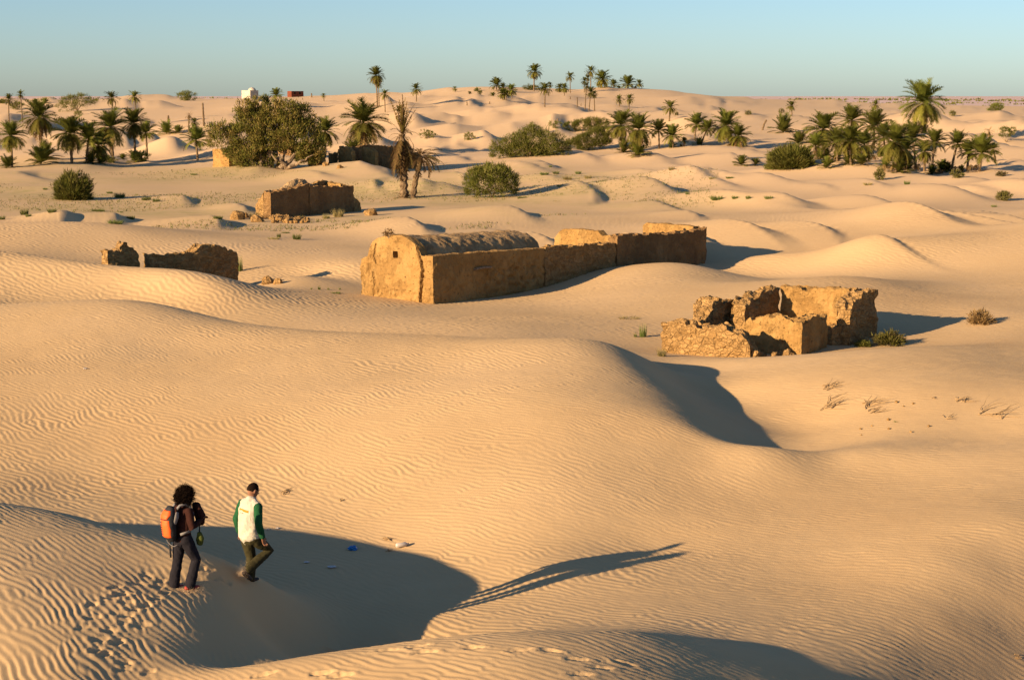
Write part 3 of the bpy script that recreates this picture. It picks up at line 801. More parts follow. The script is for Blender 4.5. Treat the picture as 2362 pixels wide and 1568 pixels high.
put('plastered_wall', ruin_wall(run(bc, A2, .02), run(bc, A2, 2.0), .5, -.1, prof((0, 1.62), (.6, 1.75), (1.4, 1.78), (2.0, 1.66)), .05, .06, .10, .05, None, 1, 85), m_plaster, r2)
rw = (11.48, 57.4)
put('stone_wall', ruin_wall(rw, run(rw, A2, 2.3), .6, -.1, prof((0, 1.9), (.25, 2.1), (1.2, 2.28), (2.3, 2.34)), .055, .09, .14, .11, None, 1, 86), m_stone, r2)
bwr = run(run(rw, A2, 1.78), mB2, .61); bwl = run(bwr, mB2, 2.9)
put('stone_wall', ruin_wall(bwl, bwr, .55, 0, prof((0, 2.28), (1.0, 2.26), (2.9, 2.3)), .055, .06, .11, .06, None, 1, 87), m_plaster, r2)
ff = run(bwl, mA2, 2.7)
put('stone_wall', ruin_wall(ff, run(bwl, mA2, .02), .6, 0, prof((0, 1.8), (.5, 1.95), (1.2, 2.12), (2.0, 2.2), (2.7, 2.24)), .055, .08, .16, .11, None, 1, 88), m_stone, r2)
sb = run(rw, mB2, 1.15)
put('stone_wall', ruin_wall((sb[0] - .05, sb[1] - .1), (rw[0] - .62, rw[1] - .02), .7, 0, prof((0, 1.2), (1, 1.32)), .07, .05, .06, .08, None, 1, 89), m_stone, r2)


# ------------------------------------------------------------------ loose stones
def stone_mesh(seed, flat_=.7):
    V = []; F = []; n1, n2 = 7, 9; rr = random.Random(seed)
    for i in range(n1 + 1):
        for k in range(n2):
            a = math.pi * i / n1; q = 2 * math.pi * k / n2
            p = Vector((math.sin(a) * math.cos(q), math.sin(a) * math.sin(q), math.cos(a)))
            p *= 1 + .42 * mnoise.noise(p * 1.6 + Vector((seed * 3.1, 0, 0))) + .15 * mnoise.noise(p * 4 + Vector((seed, 0, 0)))
            V.append(Vector((p.x, p.y * .8, p.z * flat_)))
    for i in range(n1):
        for k in range(n2): F.append((i * n2 + k, i * n2 + (k + 1) % n2, (i + 1) * n2 + (k + 1) % n2, (i + 1) * n2 + k))
    return mesh('stone', V, F)


stones = [stone_mesh(s) for s in range(5)]
for me in stones: me.materials.append(m_stone)


def stone(px, py, size, label, name='stone', cat='stone', group=None, Y0=20, k=None):
    p = ground(px, py, Y0); o = bpy.data.objects.new(name, stones[r.randrange(5) if k is None else k]); COL.objects.link(o)
    o.location = p + Vector((0, 0, size * .25)); o.scale = (size * (.5 if name == 'pebble' else 1),) * 3; o.rotation_euler = (r.uniform(-.3, .3), r.uniform(-.3, .3), r.uniform(0, 6.28))
    return tag(o, label, cat, group)


for px, py, sz, lb in [(548, 507, .62, 'largest boulder left of the rubble heap at the roofless mud house'), (565, 503, .36, 'small boulder beside the large one left of the rubble heap'), (594, 512, .5, 'flat boulder at the left foot of the rubble heap'),
                       (857, 497, .5, 'lone rock on the sand right of the roofless mud house'), (752, 383, .42, 'pale rock in front of the back ruin beside its left opening'), (783, 389, .36, 'pale rock at the foot of the back ruin near its middle'),
                       (617, 655, .35, 'rock in the shaded hollow right of the longer broken wall'), (640, 655, .25, 'smaller rock in the shaded hollow beside the larger one')]:
    stone(px, py, sz, lb)
rub = thing('rubble_heap', 'heap of loose pale stones fallen at the left corner of the mud house', 'rubble', ground(665, 511, 90))
rub['kind'] = 'thing'
for k in range(98):
    px = r.gauss(662, 20); py = 510 + r.uniform(-5, 5) + abs(px - 640) * .02
    if not 612 < px < 712: continue
    p = ground(px, py, 90); o = bpy.data.objects.new('stone', stones[r.randrange(5)]); COL.objects.link(o); o.parent = rub
    sz = r.uniform(.08, .22); o.location = p + Vector((0, 0, sz * .4 + .18 * math.exp(-((px - 640) / 25) ** 2) * r.random())) - Vector(rub.location); o.scale = (sz,) * 3; o.rotation_euler = (r.uniform(0, 3), r.uniform(0, 3), r.uniform(0, 6))
rub2 = thing('rubble_heap', 'crumbled stones inside the front of the right stone ruin', 'rubble', ground(1790, 822, 53))
for k in range(26):
    p = Vector((r.uniform(7.4, 9.2), r.uniform(54.2, 55.4), 0)); p.z = height(p.x, p.y); o = bpy.data.objects.new('stone', stones[r.randrange(5)]); COL.objects.link(o); o.parent = rub2
    sz = r.uniform(.06, .22); o.location = p + Vector((0, 0, sz * .4)) - Vector(rub2.location); o.scale = (sz,) * 3; o.rotation_euler = (r.uniform(0, 3), r.uniform(0, 3), r.uniform(0, 6))


# ------------------------------------------------------------------ plant materials
def leaf_mat(name, young, old, dry, var=.35):
    """leaf colour follows the age attribute of each frond or blade (0 fresh, 1 withered)"""
    m, t, b = mat(name, .75)
    at_ = nd(t, 'ShaderNodeAttribute'); at_.attribute_name = 'age'
    c = ramp(t, at_.outputs['Fac'], [(0.0, young), (.5, old), (1.0, dry)])
    oi = nd(t, 'ShaderNodeObjectInfo')
    hs = nd(t, 'ShaderNodeHueSaturation'); t.links.new(c, hs.inputs['Color'])
    v = nd(t, 'ShaderNodeMapRange'); t.links.new(oi.outputs['Random'], v.inputs[0]); v.inputs[3].default_value = 1 - var; v.inputs[4].default_value = 1 + var
    h = nd(t, 'ShaderNodeMapRange'); t.links.new(oi.outputs['Random'], h.inputs[0]); h.inputs[3].default_value = .49; h.inputs[4].default_value = .51
    t.links.new(v.outputs[0], hs.inputs['Value']); t.links.new(h.outputs[0], hs.inputs['Hue'])
    t.links.new(hs.outputs[0], b.inputs['Base Color'])
    tr = nd(t, 'ShaderNodeBsdfTranslucent'); t.links.new(hs.outputs[0], tr.inputs[0])
    ms = nd(t, 'ShaderNodeMixShader'); ms.inputs[0].default_value = .32
    out = t.nodes['Material Output']; t.links.new(b.outputs[0], ms.inputs[1]); t.links.new(tr.outputs[0], ms.inputs[2]); t.links.new(ms.outputs[0], out.inputs[0])
    return m


m_palm = leaf_mat('palm_leaf', (.090, .102, .014), (.155, .135, .024), (.22, .14, .042))
m_deadleaf = leaf_mat('dead_palm_leaf', (.24, .165, .06), (.20, .125, .05), (.14, .085, .036), .2)
m_bush = leaf_mat('bush_leaf', (.095, .110, .016), (.14, .135, .028), (.15, .12, .055), .25)
m_tam = leaf_mat('tamarisk_leaf', (.085, .100, .016), (.15, .130, .026), (.22, .155, .055), .1)
m_grass = leaf_mat('grass_blade', (.10, .14, .028), (.16, .17, .05), (.33, .24, .11), .2)
m_dry = leaf_mat('dry_stalk', (.30, .21, .09), (.22, .14, .055), (.14, .08, .03), .15)
m_brown = leaf_mat('brown_dead_leaf', (.15, .115, .03), (.10, .055, .02), (.055, .03, .013), .1)
m_trunk, t_, b_ = mat('palm_trunk', .95)
po = nd(t_, 'ShaderNodeNewGeometry').outputs['Position']
t_.links.new(ramp(t_, noise_of(t_, po, 4.5, 4, .7), [(.32, (.065, .042, .022)), (.5, (.13, .09, .05)), (.68, (.22, .155, .09))]), b_.inputs['Base Color'])
bump_of(t_, b_, noise_of(t_, po, 7, 3), .8, .08)


m_twig, t_, b_ = mat('pale_twig', .9); b_.inputs['Base Color'].default_value = (.27, .185, .095, 1)


class Leaves:
    def __init__(s): s.V = []; s.F = []; s.A = []

    def tri(s, a, b, c, age):
        n = len(s.V); s.V += [a, b, c]; s.F.append((n, n + 1, n + 2)); s.A.append(age)

    def quad(s, a, b, c, d, age):
        n = len(s.V); s.V += [a, b, c, d]; s.F.append((n, n + 1, n + 2, n + 3)); s.A.append(age)

    def blade(s, p, d, ln, w, age, rr):
        side = d.cross(Vector((rr.uniform(-1, 1), rr.uniform(-1, 1), rr.uniform(-1, 1))))
        if side.length < 1e-4: side = Vector((1, 0, 0))
        side = side.normalized() * w
        s.tri(p - side, p + side, p + d * ln, age)

    def build(s, name, m):
        me = bpy.data.meshes.new(name)
        co = np.array([tuple(v) for v in s.V], dtype=np.float32)
        tot = np.array([len(f) for f in s.F], dtype=np.int32); st = np.concatenate([[0], np.cumsum(tot)[:-1]]).astype(np.int32)
        vi = np.array([i for f in s.F for i in f], dtype=np.int32)
        me.vertices.add(len(co)); me.vertices.foreach_set('co', co.ravel())
        me.loops.add(len(vi)); me.loops.foreach_set('vertex_index', vi)
        me.polygons.add(len(st)); me.polygons.foreach_set('loop_start', st)
        me.update(calc_edges=True)
        at = me.attributes.new('age', 'FLOAT', 'FACE'); at.data.foreach_set('value', np.array(s.A, dtype=np.float32))
        me.materials.append(m); return me


def frond(L, az, el, ln, droop, age, rr, n=24, hang=.25, lw=.30, wid=.012):
    """one feathered palm leaf from the origin; el in degrees above level"""
    ca, sa = math.cos(az), math.sin(az); out = Vector((ca, sa, 0)); side = Vector((-sa, ca, 0))
    p = Vector((0, 0, 0)); pts = [p.copy()]; tg = []
    twist = rr.uniform(-.5, .5); bendaz = rr.uniform(-.25, .25)
    for i in range(n):
        f = i / n; e = rad(el) - droop * f ** 1.4; d = (out * math.cos(e) + side * bendaz * f * math.cos(e) + Vector((0, 0, math.sin(e)))).normalized()
        p = p + d * ln / n; pts.append(p.copy()); tg.append(d)
    for i in range(n):
        f = (i + .5) / n; d = tg[i]; up = side.cross(d).normalized() * -1
        if up.z < 0 and abs(d.z) < .95: up = -up
        s2 = (side * math.cos(twist * f) + up * math.sin(twist * f)).normalized()
        w = wid * ln * (1.15 - f)
        if i % 2 == 0: L.quad(pts[i] - s2 * w, pts[i] + s2 * w, pts[min(i + 2, n)] + s2 * w * .8, pts[min(i + 2, n)] - s2 * w * .8, min(1, age + .25))
        if f < .14: continue
        ll = ln * lw * (math.sin(math.pi * min(1, .18 + .82 * f) * .93) ** .7) * rr.uniform(.8, 1.15)
        for sg in (-1, 1):
            q = (s2 * sg * .72 + d * .72 + up * .28 - Vector((0, 0, hang * (1 - abs(d.z) * .3)))).normalized()
            b = pts[i] + (pts[i + 1] - pts[i]) * rr.random(); hw = d * ln * .026
            L.tri(b - hw, b + hw, b + q * ll, min(1, max(0, age + rr.uniform(-.12, .12))))


def crown_mesh(seed, n, lo, hi, droop, young=0.0, lw=.30, agep=1.0):
    rr = random.Random(seed); L = Leaves()
    for k in range(n):
        f = (k + .5) / n; el = hi + (lo - hi) * f ** 1.15 + rr.uniform(-9, 9)
        az = k * 2.39996 + rr.uniform(-.3, .3)
        frond(L, az, el, rr.uniform(.82, 1.08) * (1 if f > .12 else .75), droop * rr.uniform(.75, 1.25) * (.45 + .75 * f), max(0, (f - .45) * .9 * agep + rr.uniform(-.1, .12)), rr, hang=.12 + .35 * f, lw=lw)
    return L.build('palm_crown', m_palm)


def skirt_mesh(seed, n, lo=-86, hi=-35, ln=.9):
    rr = random.Random(seed); L = Leaves()
    for k in range(n):
        frond(L, k * 2.39996 + rr.uniform(-.3, .3), rr.uniform(lo, hi), ln * rr.uniform(.55, 1.05), rr.uniform(.2, .9), rr.uniform(0, 1), rr, n=16, hang=.5, lw=.2)
    return L.build('palm_skirt', m_deadleaf)


CROWN = {'f': [crown_mesh(s, 74, -48, 84, 1.15, lw=.34) for s in (1, 2, 3)], 'u': [crown_mesh(s, 62, -14, 88, .9, lw=.34, agep=.7) for s in (4, 5, 6)],
         's': [crown_mesh(s, 46, -42, 78, 1.0, lw=.30) for s in (7, 8, 9)], 't': [crown_mesh(s, 38, 8, 84, .75, lw=.33, agep=.8) for s in (10, 11, 12)]}
CROWN['k'] = CROWN['f']; CROWN['d'] = [skirt_mesh(40, 26, -70, 70, .9)]
SKIRT = [skirt_mesh(s, 22) for s in (20, 21, 22)]; SKIRT_BIG = skirt_mesh(25, 44, -84, -30, 1.0)


def trunk_mesh(h, r0, lean, seed, rough=1.0):
    rr = random.Random(seed); V = []; F = []; n = max(6, min(40, int(h / .28))); m = 9
    for i in range(n + 1):
        f = i / n; rdd = r0 * (1.35 - .5 * f if f < .12 else 1.12 - .28 * f) * (1 + rough * .13 * (1 if i % 2 else -1) + rough * rr.uniform(-.06, .06))
        cx, cy = lean[0] * f ** 1.6, lean[1] * f ** 1.6
        for k in range(m):
            a = 2 * math.pi * (k + .5 * (i % 2)) / m; V.append((cx + rdd * math.cos(a), cy + rdd * math.sin(a), -.5 * (1 - f) + h * f))
    for i in range(n):
        for k in range(m): F.append((i * m + k, i * m + (k + 1) % m, (i + 1) * m + (k + 1) % m, (i + 1) * m + k))
    F.append(tuple(n * m + k for k in range(m)))
    me = mesh('palm_trunk', V, F); me.materials.append(m_trunk); return me


PALM_N = 0


def palm(cx, cy, hw, bx, by, kind, label, group, Y=None, Y0=100):
    global PALM_N
    PALM_N += 1
    p = ground(bx, by, Y0) if Y is None else at(bx, Y)
    if p.y > 1200: p = at(bx, 620)
    s = p.y / FPX; rr = random.Random(PALM_N * 13)
    if Y is not None:           # foot stands behind a rise: keep the crown where it is seen
        _, tt = ray(cx, cy); zc = CAM_Z + tt * p.y; h = max(.2, zc - p.z)
    else: h = max(.12, (by - cy) * s)
    o = thing('palm_tree', label, 'palm', p, 0, group)
    lean = ((cx - bx) * s, rr.uniform(-.2, .2) * min(1, h / 4))
    if kind != 't': 
        ob = put('trunk', trunk_mesh(h, min(.30, max(.13, hw * s * .085)), lean, PALM_N), m_trunk, o, local=True)
    c = bpy.data.objects.new('crown', CROWN[kind][PALM_N % len(CROWN[kind])]); COL.objects.link(c); c.parent = o
    R = hw * s * 1.27
    c.location = (lean[0], lean[1], h if kind != 't' else .1); c.scale = (R * rr.uniform(.95, 1.05), R, R * (1.0 if kind != 't' else 1.05)); c.rotation_euler = (rr.uniform(-.1, .1), rr.uniform(-.1, .1), rr.uniform(0, 6.28))
    if kind in 'fskd':
        k = bpy.data.objects.new('dead_fronds', SKIRT_BIG if kind == 'k' else SKIRT[PALM_N % 3]); COL.objects.link(k); k.parent = o
        q = R * {'f': .78, 's': .6, 'k': 1.0, 'd': .7}[kind]
        k.location = (lean[0], lean[1], h - R * .06); k.scale = (q,) * 3; k.rotation_euler = (0, 0, rr.uniform(0, 6.28))
    if kind in 'fuk' and group in (G1, G4, G5) and PALM_N % 3:
        c2 = bpy.data.objects.new('offshoots', CROWN['t'][PALM_N % 3]); COL.objects.link(c2); c2.parent = o
        c2.location = (rr.uniform(-.6, .6), rr.uniform(-.3, .6), 0); c2.scale = (R * rr.uniform(.5, .85),) * 3; c2.rotation_euler = (0, 0, rr.uniform(0, 6.28))
    if group == G5 and kind in 'fuk' and by > 360:
        for q in range(2):
            c2 = bpy.data.objects.new('dry_undergrowth', SKIRT[q]); COL.objects.link(c2); c2.parent = o
            c2.location = (rr.uniform(-1.2, 1.2), rr.uniform(-.5, .8), R * .35); c2.scale = (R * .55, R * .55, R * .38); c2.rotation_euler = (0, 0, rr.uniform(0, 6.28))
    return o


G1 = 'date palms on the left'; G2 = 'date palms around the big tree'; G3 = 'date palms on the far hill'; G4 = 'date palms right of the middle'; G5 = 'palm grove on the right'
for row in [
    (29, 315, 32, 28, 387, 'f', 'short thick trunked palm nearest the left edge of the picture', G1),
    (22, 231, 13, 21, 292, 's', 'tall straight palm rising behind the nearest palm at the left edge', G1),
    (50, 220, 10, 52, 283, 's', 'slim tall palm with small tuft, second from the left edge on the skyline', G1),
    (93, 273, 40, 96, 367, 'k', 'palm with a long skirt of hanging brown fronds below its crown', G1),
    (95, 375, 35, 95, 380, 't', 'trunkless bushy palm at the foot of the brown skirted palm', G1),
    (162, 310, 40, 166, 378, 'f', 'short palm with dark trunk standing just right of the brown skirted palm', G1),
    (207, 322, 34, 199, 377, 'u', 'leaning bushy palm at the left of the dense palm clump', G1),
    (228, 337, 30, 229, 377, 'k', 'low ragged palm with dead fronds in the middle of the palm clump', G1),
    (257, 296, 40, 261, 376, 'k', 'tallest palm of the dense clump with wide dark crown', G1),
    (259, 228, 17, 261, 290, 's', 'tall skyline palm directly above the dense palm clump', G1),
    (311, 287, 32, 312, 374, 'f', 'palm with pale slender trunk in front of the shaded dune', G1),
    (338, 309, 24, 340, 369, 'u', 'palm half hidden behind the pale slender trunked palm', G1),
    (312, 225, 15, 315, 280, 's', 'tall skyline palm right of the one above the clump', G1),
    (453, 326, 30, 456, 370, 'u', 'short dark palm against the left edge of the big tree', G2),
    (282, 362, 12, 282, 370, 't', 'tiny trunkless palm between the clump and the pale trunked palm', G1),
    (384, 303, 24, 386, 310, 't', 'low trunkless palm on the dune by the ragged dead stump', G1),
    (411, 303, 16, 411, 309, 't', 'smaller trunkless palm right of the low one on the dune', G1),
    (437, 267, 13, 435, 308, 'd', 'withered thin palm with bare drooping crown left of the big tree', G1),
    (449, 284, 12, 436, 309, 's', 'small leaning palm beside the withered thin palm', G1),
    (81, 235, 9, 81, 240, 't', 'tiny trunkless palm far off between the left skyline palms', G1),
    (104, 236, 11, 104, 240, 't', 'small trunkless palm far off left of the wide dark bush', G1),
    (638, 222, 15, 638, 250, 'u', 'palm crown peeking over the top of the big tree', G2),
    (751, 305, 31, 750, 356, 'f', 'palm touching the right side of the big tree', G2),
    (839, 285, 48, 839, 356, 'k', 'large full palm above the back ruin with hanging dry skirt', G2),
    (813, 343, 27, 814, 356, 't', 'low young palm at the foot of the large full palm', G2),
    (868, 176, 19, 870, 249, 'k', 'tallest palm against the sky left of the far hill', G2),
    (873, 196, 11, 874, 248, 's', 'thin palm hidden behind the tallest skyline palm', G2),
    (887, 219, 12, 888, 260, 's', 'small palm just right of the tallest skyline palm', G2),
    (960, 207, 14, 960, 236, 's', 'small palm alone on the left slope of the far hill', G2),
    (920, 258, 13, 921, 260, 't', 'trunkless palm on the sand left of the tall dry palm top', G2),
    (746, 222, 6, 747, 234, 's', 'tiny palm alone right of the red brick building', G2),
    (1049, 206, 6, 1049, 214, 's', 'tiny palm leftmost on the crest of the far hill', G3),
    (1083, 213, 5, 1083, 218, 't', 'tiny trunkless palm left of the small bush on the hill', G3),
    (1232, 167, 17, 1231, 211, 'f', 'tall palm against the sky left of the middle of the hill', G3),
    (1257, 207, 15, 1256, 249, 's', 'palm with long trunk on the hill slope below the tall skyline palm', G3),
    (1314, 179, 11, 1315, 216, 's', 'slender skyline palm standing alone on the hill', G3),
    (1362, 166, 14, 1362, 210, 's', 'highest palm of the trio on the hill crest', G3),
    (1347, 188, 9, 1347, 214, 's', 'leftmost of the small palms beside the highest hill palm', G3),
    (1355, 182, 8, 1355, 212, 's', 'small palm squeezed between two others under the highest hill palm', G3),
    (1352, 200, 9, 1349, 253, 's', 'long trunked palm left of three standing below the hill crest', G3),
    (1362, 215, 13, 1358, 256, 's', 'middle palm of three standing below the hill crest', G3),
    (1369, 219, 9, 1371, 257, 's', 'right palm of three below the hill crest, bare trunk', G3),
    (1388, 184, 19, 1386, 204, 'f', 'widest bushy palm on the hill crest with dry skirt', G3),
    (1412, 191, 11, 1412, 200, 'u', 'short palm right of the widest bushy hill palm', G3),
    (1424, 196, 6, 1424, 200, 't', 'tiny palm between two short palms on the right of the crest', G3),
    (1444, 190, 19, 1444, 199, 'u', 'wide short palm on the right of the hill crest', G3),
    (1470, 192, 10, 1469, 204, 's', 'rightmost palm on the hill crest', G3),
    (1461, 201, 5, 1461, 203, 't', 'tiny trunkless palm just left of the rightmost crest palm', G3),
    (1145, 198, 16, 1145, 213, 'u', 'bushy palm clump on the left part of the hill crest', G3),
    (1160, 203, 9, 1160, 213, 'u', 'small palm attached to the right of the bushy crest clump', G3),
    (1179, 209, 13, 1180, 229, 'f', 'dark palm with short trunk right of the crest clump', G3),
    (1159, 217, 12, 1159, 230, 'f', 'low dark palm below the crest clump', G3),
    (1167, 219, 9, 1167, 230, 'u', 'lower half of the paired dark palms beneath the crest clump', G3),
    (1268, 197, 7, 1268, 210, 's', 'tiny dark palm right of the green crest bush', G3),
    (1290, 204, 10, 1290, 213, 'f', 'short brownish palm beside the slender lone skyline palm', G3),
    (1302, 204, 10, 1301, 221, 'f', 'short dark palm immediately left of the slender lone skyline palm', G3),
    (1427, 231, 11, 1429, 249, 's', 'left of two small palms on the right hill slope', G3),
    (1451, 230, 12, 1450, 257, 's', 'right of two small palms on the right hill slope', G3),
    (1545, 251, 17, 1543, 281, 's', 'lone palm on open sand above the right middle palms', G3),
    (1136, 220, 8, 1136, 223, 't', 'small trunkless palm on sand below the crest clump', G3),
    (1430, 290, 33, 1432, 353, 'f', 'left palm of the large pair right of the green bushes', G4),
    (1473, 301, 36, 1472, 360, 'k', 'right palm of the large pair, with ragged brown skirt', G4),
    (1518, 303, 22, 1520, 344, 'u', 'middle sized palm right of the large pair', G4),
    (1550, 315, 24, 1552, 342, 'u', 'short dark palm with upright fronds right of the middle sized palm', G4),
    (1577, 327, 9, 1577, 339, 'u', 'small stubby palm at the end of the row before the gap', G4),
    (1605, 290, 24, 1601, 324, 'u', 'left palm of the small cluster by the shaded hollow', G4),
    (1630, 300, 20, 1616, 335, 'u', 'leaning palm in the middle of the cluster by the shaded hollow', G4),
    (1673, 292, 34, 1689, 337, 'f', 'largest palm of the cluster by the shaded hollow', G4),
    (1702, 315, 27, 1702, 338, 'k', 'low ragged palm right at the edge of the shaded hollow', G4),
    (1805, 302, 34, 1806, 307, 't', 'bushy trunkless palm on the dune behind the right grove', G5),
    (1840, 327, 26, 1839, 334, 't', 'pale green trunkless palm at the left end of the right grove', G5),
    (1824, 245, 12, 1826, 269, 's', 'small lone palm far above the bushy trunkless palm', G5),
    (1896, 300, 39, 1899, 364, 'f', 'leftmost full palm of the right grove above the round bush', G5),
    (1962, 280, 32, 1962, 330, 'u', 'palm with open upright fronds at the back of the right grove', G5),
    (2014, 294, 34, 2014, 345, 'u', 'pale palm at the back centre of the right grove', G5),
    (1958, 326, 36, 1962, 381, 'f', 'low wide palm in the front left of the right grove', G5),
    (2062, 330, 42, 2065, 399, 'f', 'front palm of the right grove with thin pale trunk', G5),
    (2101, 321, 32, 2112, 392, 'u', 'dark palm behind the front palm of the right grove', G5),
    (2151, 331, 28, 2148, 402, 'u', 'left of the two slim dark palms in the right grove', G5),
    (2205, 334, 28, 2193, 396, 'u', 'right of the two slim dark palms in the right grove', G5),
    (2262, 356, 38, 2258, 397, 'u', 'bushy dark palm at the right end of the grove', G5),
    (1927, 332, 32, 1931, 373, 'u', 'palm squeezed between the leftmost full palm and the low wide palm', G5),
    (1880, 338, 26, 1884, 368, 'u', 'low palm rising directly behind the big bright green bush', G5),
    (1992, 336, 33, 1996, 374, 'f', 'palm filling the centre of the right grove', G5),
    (2036, 318, 30, 2041, 362, 'u', 'palm behind and left of the front palm of the grove', G5),
    (2086, 348, 30, 2090, 394, 'k', 'ragged palm just right of the front palm with the pale trunk', G5),
    (2131, 352, 24, 2131, 397, 'k', 'low ragged palm left of the slim dark pair', G5),
    (2232, 352, 24, 2230, 396, 'u', 'small palm between the slim dark pair and the bushy right end palm', G5),
    (2018, 243, 11, 2018, 269, 's', 'small far palm above the back of the right grove', G5),
    (2279, 304, 14, 2279, 334, 'd', 'brown withered palm behind the right end of the grove', G5),
]:
    palm(*row)
palm(2117, 238, 50, 2113, 340, 'f', 'tallest palm of the right grove with huge round crown against the sky', G5, Y=262)
for row in [(1709, 382, 20, 1709, 383, 't', 'small spiky palm shoot on the sand left of the right green bush', G5), (1742, 381, 14, 1744, 383, 't', 'withered spiky palm shoot beside the small green one', G5), (1786, 386, 16, 1786, 388, 't', 'palm shoot in front of the right green bush', G5),
            (1905, 388, 22, 1905, 390, 't', 'low palm shoots at the right foot of the green bush', G5), (1985, 366, 22, 1985, 384, 't', 'pale low palm under the front left palm of the grove', G5), (2040, 385, 20, 2040, 388, 't', 'dry low palm at the foot of the front palm', G5),
            (2085, 388, 22, 2085, 392, 't', 'dead brown undergrowth palm between grove trunks', G5), (2172, 385, 22, 2172, 397, 't', 'dry undergrowth palm between the two slim dark palms', G5), (2288, 345, 16, 2296, 372, 's', 'thin palm leaning out at the right end of the grove', G5)]:
    palm(*row)

# tall dry palm: two trunks, upright straw fan and hanging dead leaves
pd = ground(940, 457, 90); s = pd.y / FPX
dp = thing('dead_palm', 'tall dying brown palm with two trunks and a ragged upright fan of dry fronds', 'palm', pd)
put('trunk', trunk_mesh(146 * s, .32, (-.15, 0), 501, 1.6), m_trunk, dp, local=True).location = (-8 * s, 0, 0)
put('trunk', trunk_mesh(94 * s, .24, (.75, -.2), 502, 1.6), m_trunk, dp, local=True).location = (12 * s, -.25, 0)
rr = random.Random(77); L = Leaves()
for k in range(34):
    frond(L, rr.uniform(0, 6.28), 90 - abs(rr.gauss(0, 21)), rr.uniform(.5, 1.12) * 78 * s, rr.uniform(.05, .45), rr.uniform(.0, .8), rr, n=20, hang=.1, lw=.075, wid=.005)
put('upright_fronds', L.build('dry_fan', m_brown), None, dp, local=True).location = (-.4, 0, 143 * s)
L = Leaves()
for k in range(14): frond(L, rr.uniform(0, 6.28), 90 - abs(rr.gauss(0, 22)), rr.uniform(.4, .75) * 70 * s, .4, .6, rr, n=18, lw=.14)
put('green_fronds', L.build('last_green', m_palm), None, dp, local=True).location = (-.4, 0, 143 * s)
L = Leaves()
for k in range(96): frond(L, rr.uniform(0, 6.28), rr.uniform(-90, -48), rr.uniform(.3, 1.0) * 105 * s, rr.uniform(.1, .6), rr.uniform(.2, 1), rr, n=18, hang=.4, lw=.16)
for k in range(26): frond(L, rr.uniform(0, 6.28), rr.uniform(-25, 60), rr.uniform(.35, .7) * 70 * s, 1.6, rr.uniform(.4, 1), rr, n=18, hang=.5, lw=.16)
put('dead_fronds', L.build('hanging_dead', m_brown), None, dp, local=True).location = (-.4, 0, 142 * s)
L = Leaves()
for k in range(34): frond(L, rr.uniform(0, 6.28), rr.uniform(-60, 62), rr.uniform(.6, 1.0) * 62 * s, rr.uniform(.8, 1.9), rr.uniform(.3, 1), rr, n=18, hang=.5, lw=.2)
put('side_crown', L.build('side_crown', m_brown), None, dp, local=True).location = (1.15, -.4, 92 * s)
L = Leaves()
for k in range(16): frond(L, rr.uniform(-1.2, 1.2), rr.uniform(-15, 45), rr.uniform(.6, 1.0) * 62 * s, rr.uniform(.9, 1.8), rr.uniform(.5, .9), rr, n=18, hang=.5, lw=.22)
put('side_green_fronds', L.build('side_green', m_palm), None, dp, local=True).location = (1.2, -.45, 93 * s)
L = Leaves()
for k in range(60): frond(L, rr.uniform(0, 6.28), rr.uniform(-4, 25), rr.uniform(.25, .85) * 58 * s, rr.uniform(.2, .6), rr.uniform(.3, 1), rr, n=10, lw=.14)
put('fallen_fronds', L.build('fallen', m_brown), None, dp, local=True).location = (0, 0, .12)

# dead trunks and posts
for px, y0, y1, wpx, lb in [(295.5, 272, 248, 3, 'bare dead palm trunk standing left of the tall skyline palm pair'), (252, 278, 265, 4, 'dead stump showing above the tallest clump palm'), (470, 292, 239, 4.5, 'tallest bare dead palm trunk, left of the big tree'),
                            (389, 300, 268, 5, 'ragged dead palm stump above the low trunkless palms'), (929, 246, 220, 2.6, 'bare thin trunk on the sand between skyline palms'), (718.7, 225, 216, 3, 'short dark post right of the red brick building'),
                            (1077, 244, 235, 2.4, 'short dead stump on the left of the hill sand'), (1129, 241, 235, 2.6, 'stubby dead stump on the hill sand right of the first'), (1314.5, 229, 223, 2.4, 'short stump below the slender lone skyline palm'),
                            (1331, 246, 226, 2.8, 'bare dead trunk left of the three palms on the slope'), (1339.5, 245, 239, 2, 'low stump beside the bare trunk on the slope'), (1285.5, 283, 274, 4, 'dark stump on the dune above the middle bushes')]:
    p = ground(px, y0, 110); s = p.y / FPX; h = (y0 - y1) * s
    o = bpy.data.objects.new('dead_palm', trunk_mesh(h, wpx * s * .5, (r.uniform(-.06, .06) * h, 0), int(px))); COL.objects.link(o); o.location = p
    tag(o, lb, 'dead palm', 'bare dead palm trunks')
for px in (389,):
    p = ground(px, 300, 110); s = p.y / FPX; k = bpy.data.objects.new('dead_fronds', SKIRT[1]); COL.objects.link(k)
    k.parent = [o for o in COL.objects if o.name.startswith('dead_palm') and o.get('label', '').startswith('ragged')][0]; k.location = (0, 0, 30 * s); k.scale = (9 * s, 9 * s, 16 * s)
p = ground(1757, 301, 150); s = p.y / FPX
o = thing('dead_palm', 'leaning dead palm trunk with small dry head on the dune behind the hollow', 'dead palm', p, 0)
put('trunk', trunk_mesh(24 * s, .2, (9 * s, 0), 77), None, o, local=True)
k = put('dead_fronds', SKIRT[0], None, o, local=True); k.location = (9 * s, 0, 24 * s); k.scale = (8 * s,) * 3


